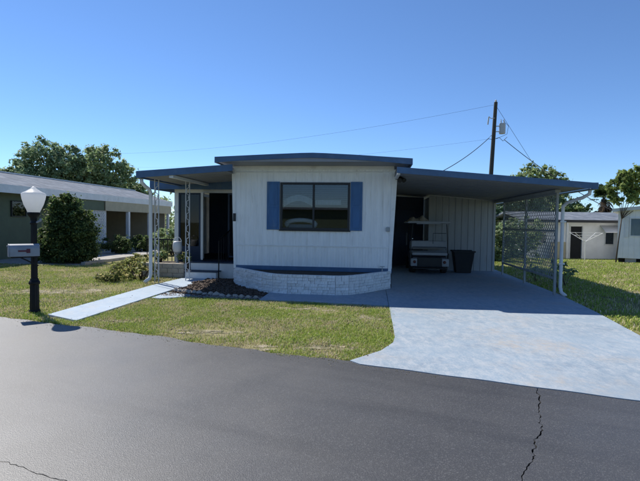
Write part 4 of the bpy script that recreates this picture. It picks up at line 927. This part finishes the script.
# ------------------------------------------------------------------ lawn grass
def vnoise(x, y, sc, seed):                                   # value noise, vectorised
    r = np.random.default_rng(seed).uniform(size=(64, 64)); X, Y = x*sc, y*sc; i, j = np.floor(X).astype(int), np.floor(Y).astype(int); fx, fy = X-i, Y-j
    fx = fx*fx*(3-2*fx); fy = fy*fy*(3-2*fy); g = lambda a, b: r[a % 64, b % 64]
    return (g(i, j)*(1-fx) + g(i+1, j)*fx)*(1-fy) + (g(i, j+1)*(1-fx) + g(i+1, j+1)*fx)*fy
def fbm(x, y, sc, seed): return (vnoise(x, y, sc, seed)*.5 + vnoise(x, y, sc*2.1, seed+1)*.3 + vnoise(x, y, sc*4.3, seed+2)*.2)
def on_hard(x, y):                                            # road, driveway, walks, bed, buildings
    dx, dy = x - O.x, y - O.y; u = dx*cY - dy*sY; v = dx*sY + dy*cY
    ry = dx*0 + (x*math.sin(RD) + (y-5.065)*math.cos(RD)); rx = x*math.cos(RD) - (y-5.065)*math.sin(RD)
    e = .03*np.sin(rx*1.7) + .02*np.sin(rx*5.1); h = ry < e + .01
    rdr = np.interp(v, [-7, -4.02, -2.47, -.38, 9.5], [6.70, 6.97, 7.17, 7.36, 7.42]); ldr = np.where(v > -4.7, 3.63, np.where(v > -5.0, 3.59, np.interp(v, [-5.85, -5.35, -4.95], [3.04, 3.42, 3.58])))
    h |= (u > ldr) & (u < rdr) & (v < 9.4)
    h |= (u > 1.1) & (u < 3.7) & (v > -2.1 - .07*(u-1.1)) & (v < 15)
    h |= (u > -.96) & (u < 1.2) & (v > -2.07) & (v < 15)
    wl = np.interp(v, [-4.3, -.63, 1.1], [-1.72, -1.735, -1.6]); wr = np.interp(v, [-4.4, -1.2, 1.1], [-1.01, -.985, -.70])
    h |= (u > wl) & (u < wr) & (v > -4.12 - (u+1.72)*.47) & (v < 1.2)
    h |= (u > -.93) & (u < -.30) & (v > -2.32) & (v < -1.6) & (v > -2.34 + (u+.74)*.73)
    h |= (u > -2.9) & (u < .1) & (v > .95) & (v < 9)
    h |= (u > -16) & (u < -6.18) & (v > 3.3)
    h |= ((x-13)*.81 - (y-20.2)*.58 > 0) & ((x-13)*.58 + (y-20.2)*.81 > 0)
    h |= (x > 12.0) & (y > 26.4) & (x < 19.3)
    return h
BARE = [(-.15, 5.55, .75, .22), (-5.6, 9.6, 1.0, .45), (-1.6, 6.3, .5, .14), (.9, 7.4, .35, .3), (-.3, 8.1, .6, .2), (-3.0, 6.85, .35, .12), (-4.9, 12.6, .7, .4)]
def grass(name, label, xr, yr, n, hmin, hmax, wd_, seed, keep, straw=.3, dmax=None, dmin=0):
    rs = np.random.default_rng(seed); x = rs.uniform(*xr, n); y = rs.uniform(*yr, n); jx = (vnoise(x, y, 9, 71) - .5)*.14; jy = (vnoise(x, y, 9, 72) - .5)*.14; k = ~on_hard(x + jx, y + jy) & keep(x, y)
    d = np.hypot(x, y); k &= (d > dmin)
    if dmax: k &= d < dmax
    bare = fbm(x, y, .8, 5)*.62 + fbm(x, y, 3.1, 15)*.38
    for (bx, by, ra, rb_) in BARE: bare = bare + .26*np.exp(-(((x-bx)/ra)**2 + ((y-by)/rb_)**2)**2*1.2)*(.45 + vnoise(x, y, 7, 77))
    k &= rs.uniform(size=n) < np.clip((.70 - bare)/.22, .12, 1)
    x, y, bare = x[k], y[k], bare[k]; n = len(x); z = np.array([gz(a, b) for a, b in zip(x, y)]) if xr[1] > 6 and yr[1] > 17 else np.zeros(n)
    az = rs.uniform(0, 2*np.pi, n); ln_ = rs.uniform(.15, .95, n); h = rs.uniform(hmin, hmax, n)*(.65 + .7*fbm(x, y, 2.2, 25)); w = wd_*rs.uniform(.6, 1.3, n)
    dx_, dy_ = np.cos(az), np.sin(az); sx, sy = -dy_*w/2, dx_*w/2; B = np.stack([x, y, z], 1)
    up_ = lambda f, l: B + np.stack([dx_*h*l, dy_*h*l, h*f], 1); sd = np.stack([sx, sy, 0*x], 1)
    m1 = up_(.62, 0) + np.stack([dx_*h*ln_*.3, dy_*h*ln_*.3, 0*x], 1); tp_ = up_(1, 0) + np.stack([dx_*h*ln_, dy_*h*ln_, -h*ln_*.35], 1)
    V = np.stack([B - sd, B + sd, m1 + sd*.8, m1 - sd*.8, tp_ + sd*.15, tp_ - sd*.15], 1).reshape(-1, 3)
    i = np.arange(n)[:, None]*6; F = np.concatenate([i + np.array([[0, 1, 2, 3]]), i + np.array([[3, 2, 4, 5]])], 0)
    gs = np.array([(.29, .40, .06), (.24, .35, .055), (.35, .43, .085), (.42, .44, .12)]); sw = np.array([(.56, .48, .29), (.46, .39, .22), (.64, .56, .37)])
    dry = np.clip((fbm(x, y, 1.3, 33)*.6 + fbm(x, y, 4.5, 35)*.4 - .36)*2.6, 0, 1)*straw + np.clip((bare - .5)*2.2, 0, .5)
    isw = rs.uniform(size=n) < np.clip(dry + .06, 0, .85); cl = np.where(isw[:, None], sw[rs.integers(0, 3, n)], gs[rs.integers(0, 4, n)])*rs.uniform(.75, 1.25, n)[:, None]
    return tag(fastmesh(name, V, F, 'grass_blade', np.repeat(cl, 6, 0)), label, 'grass', kind='stuff')
al = lambda x, y: np.ones(len(x), bool)
inH = lambda f: (lambda x, y: f((x-O.x)*cY - (y-O.y)*sY, (x-O.x)*sY + (y-O.y)*cY))
grass('lawn_grass', 'patchy dry lawn between walkway, road and driveway', (-4.2, 1.7), (4.9, 10.6), 240000, .018, .05, .0065, 1, inH(lambda u, v: (u > -1.4) & (u < 3.7)), .95)
grass('lawn_grass', 'green lawn on the left from the lamp post to the green house', (-13, -2.6), (5.5, 16.5), 380000, .02, .06, .009, 2, inH(lambda u, v: (u <= -1.4) & (u > -11)), .7)
grass('lawn_grass', 'green lawn right of the driveway up to the right mobile home', (3.0, 18.5), (3.5, 27), 360000, .03, .075, .015, 3, inH(lambda u, v: (u > 3.7)), .35)
grass('lawn_grass', 'rough grass behind the mobile home and the carport', (-6, 12), (19, 40), 60000, .05, .14, .03, 4, inH(lambda u, v: (v > 9.4) | (u > 19)), .3)
grass('lawn_grass', 'lawn strip across the road behind the viewer', (-16, 10), (-12, 2), 60000, .04, .09, .03, 6, lambda x, y: (x*math.sin(RD) + (y-5.065)*math.cos(RD)) < -6.35, .3)

# mulch chips, gravel and leaf litter (too many to count)
def litter(name, label, cat, pts, size, m, seed):
    rs = np.random.default_rng(seed); n = len(pts); P = np.array(pts); t = rs.normal(size=(n, 3)); t[:, 2] *= .35; t /= np.linalg.norm(t, axis=1)[:, None]
    b = np.cross(t, np.array([0, 0, 1.0]) + rs.normal(size=(n, 3))*.35); b /= np.linalg.norm(b, axis=1)[:, None]; c = np.cross(t, b); s = size*rs.uniform(.5, 1.3, n)[:, None]
    cor = [P + t*s*i + b*s*.5*j + c*s*.35*k for k in (-1, 1) for i, j in ((-1, -1), (1, -1), (1, 1), (-1, 1))]
    V = np.stack(cor, 1).reshape(-1, 3); f = np.array([(3, 2, 1, 0), (4, 5, 6, 7), (0, 1, 5, 4), (1, 2, 6, 5), (2, 3, 7, 6), (3, 0, 4, 7)])
    F = (np.arange(n)[:, None, None]*8 + f[None]).reshape(-1, 4)
    return tag(fastmesh(name, V, F, m), label, cat, kind='stuff')
rs = np.random.default_rng(8); pts = []
while len(pts) < 1600:
    u, v = rs.uniform(-.93, 1.12), rs.uniform(-1.9, .9)
    if v > .02 - 1.07*max(u, 0) - .04 and u > 0: continue
    q = HW(u, v, bedz(u, v) + .01); pts.append(tuple(q))
litter('mulch_chips', 'red brown mulch chips heaped in the bed by the steps', 'mulch', pts, .026, 'chip', 9)
pts = [tuple(HW(rs.uniform(-.9, 1.15), rs.uniform(-2.05, -1.75), .022)) for _ in range(700)]
litter('gravel_strip', 'grey gravel scattered between the edging stones and lawn', 'gravel', pts, .02, 'gravel', 10)
pts = []
for _ in range(120):
    u, v = rs.uniform(-1.4, 3.6), rs.uniform(-5.6, -2.1); q = HW(u, v, .03)
    if q.y > roadY(q.x) + .05: pts.append(tuple(q))
litter('leaf_litter', 'dry brown leaf litter lying in the front lawn', 'leaves', pts, .011, 'chip', 11)
pts = []
for _ in range(800):
    x = rs.uniform(-8, 1.2); pts.append((x, roadY(x) - abs(rs.normal())*.14 + .03, .026))
litter('road_grit', 'sand and grit along the road edge by the lawn', 'grit', pts, .004, 'sand', 12)

# ================================================================== ACROSS THE ROAD (seen mirrored in the window)
ah = thing('opposite_house', 'low dark green house with a flat roof across the road', 'house', HW(-1.0, -27.5), -YAW + math.pi)
mb = MB(); mb.box(-6, 6, -4, 0, 0, 2.5); mb.build('wall', 'green_wall', ah)
mb = MB(); mb.box(-6.5, 6.5, -4.4, .5, 2.5, 2.66); mb.build('roof', 'shingle', ah)
mb = MB(); mb.box(-6.5, 6.5, .501, .53, 2.48, 2.68); mb.build('fascia', 'green_wall', ah)
for a, b in ((-3.8, -2.2), (2.0, 3.6)):
    w = framed('window', a, b, 1.0, 2.1, .01, ah, 'white_trim', .06, 'pane_glass', 2); q = MB(); q.box(a+.03, b-.03, .002, .006, 1.02, 2.08); q.build('dark_room_sheet', 'dark_inside', w)  # dark sheets over the wall imitate unlit rooms
mb = MB(); mb.box(-.5, .5, .005, .05, .05, 2.1); mb.build('door', 'blue_wall', ah)
mb = MB(); mb.prism([tuple(HW(*q).xy) for q in ((-4.2, -27.2), (.8, -27.2), (.8, -14.5), (-4.2, -12.5))], -.05, .012); tag(mb.build('opposite_driveway', 'concrete'), kind='structure')
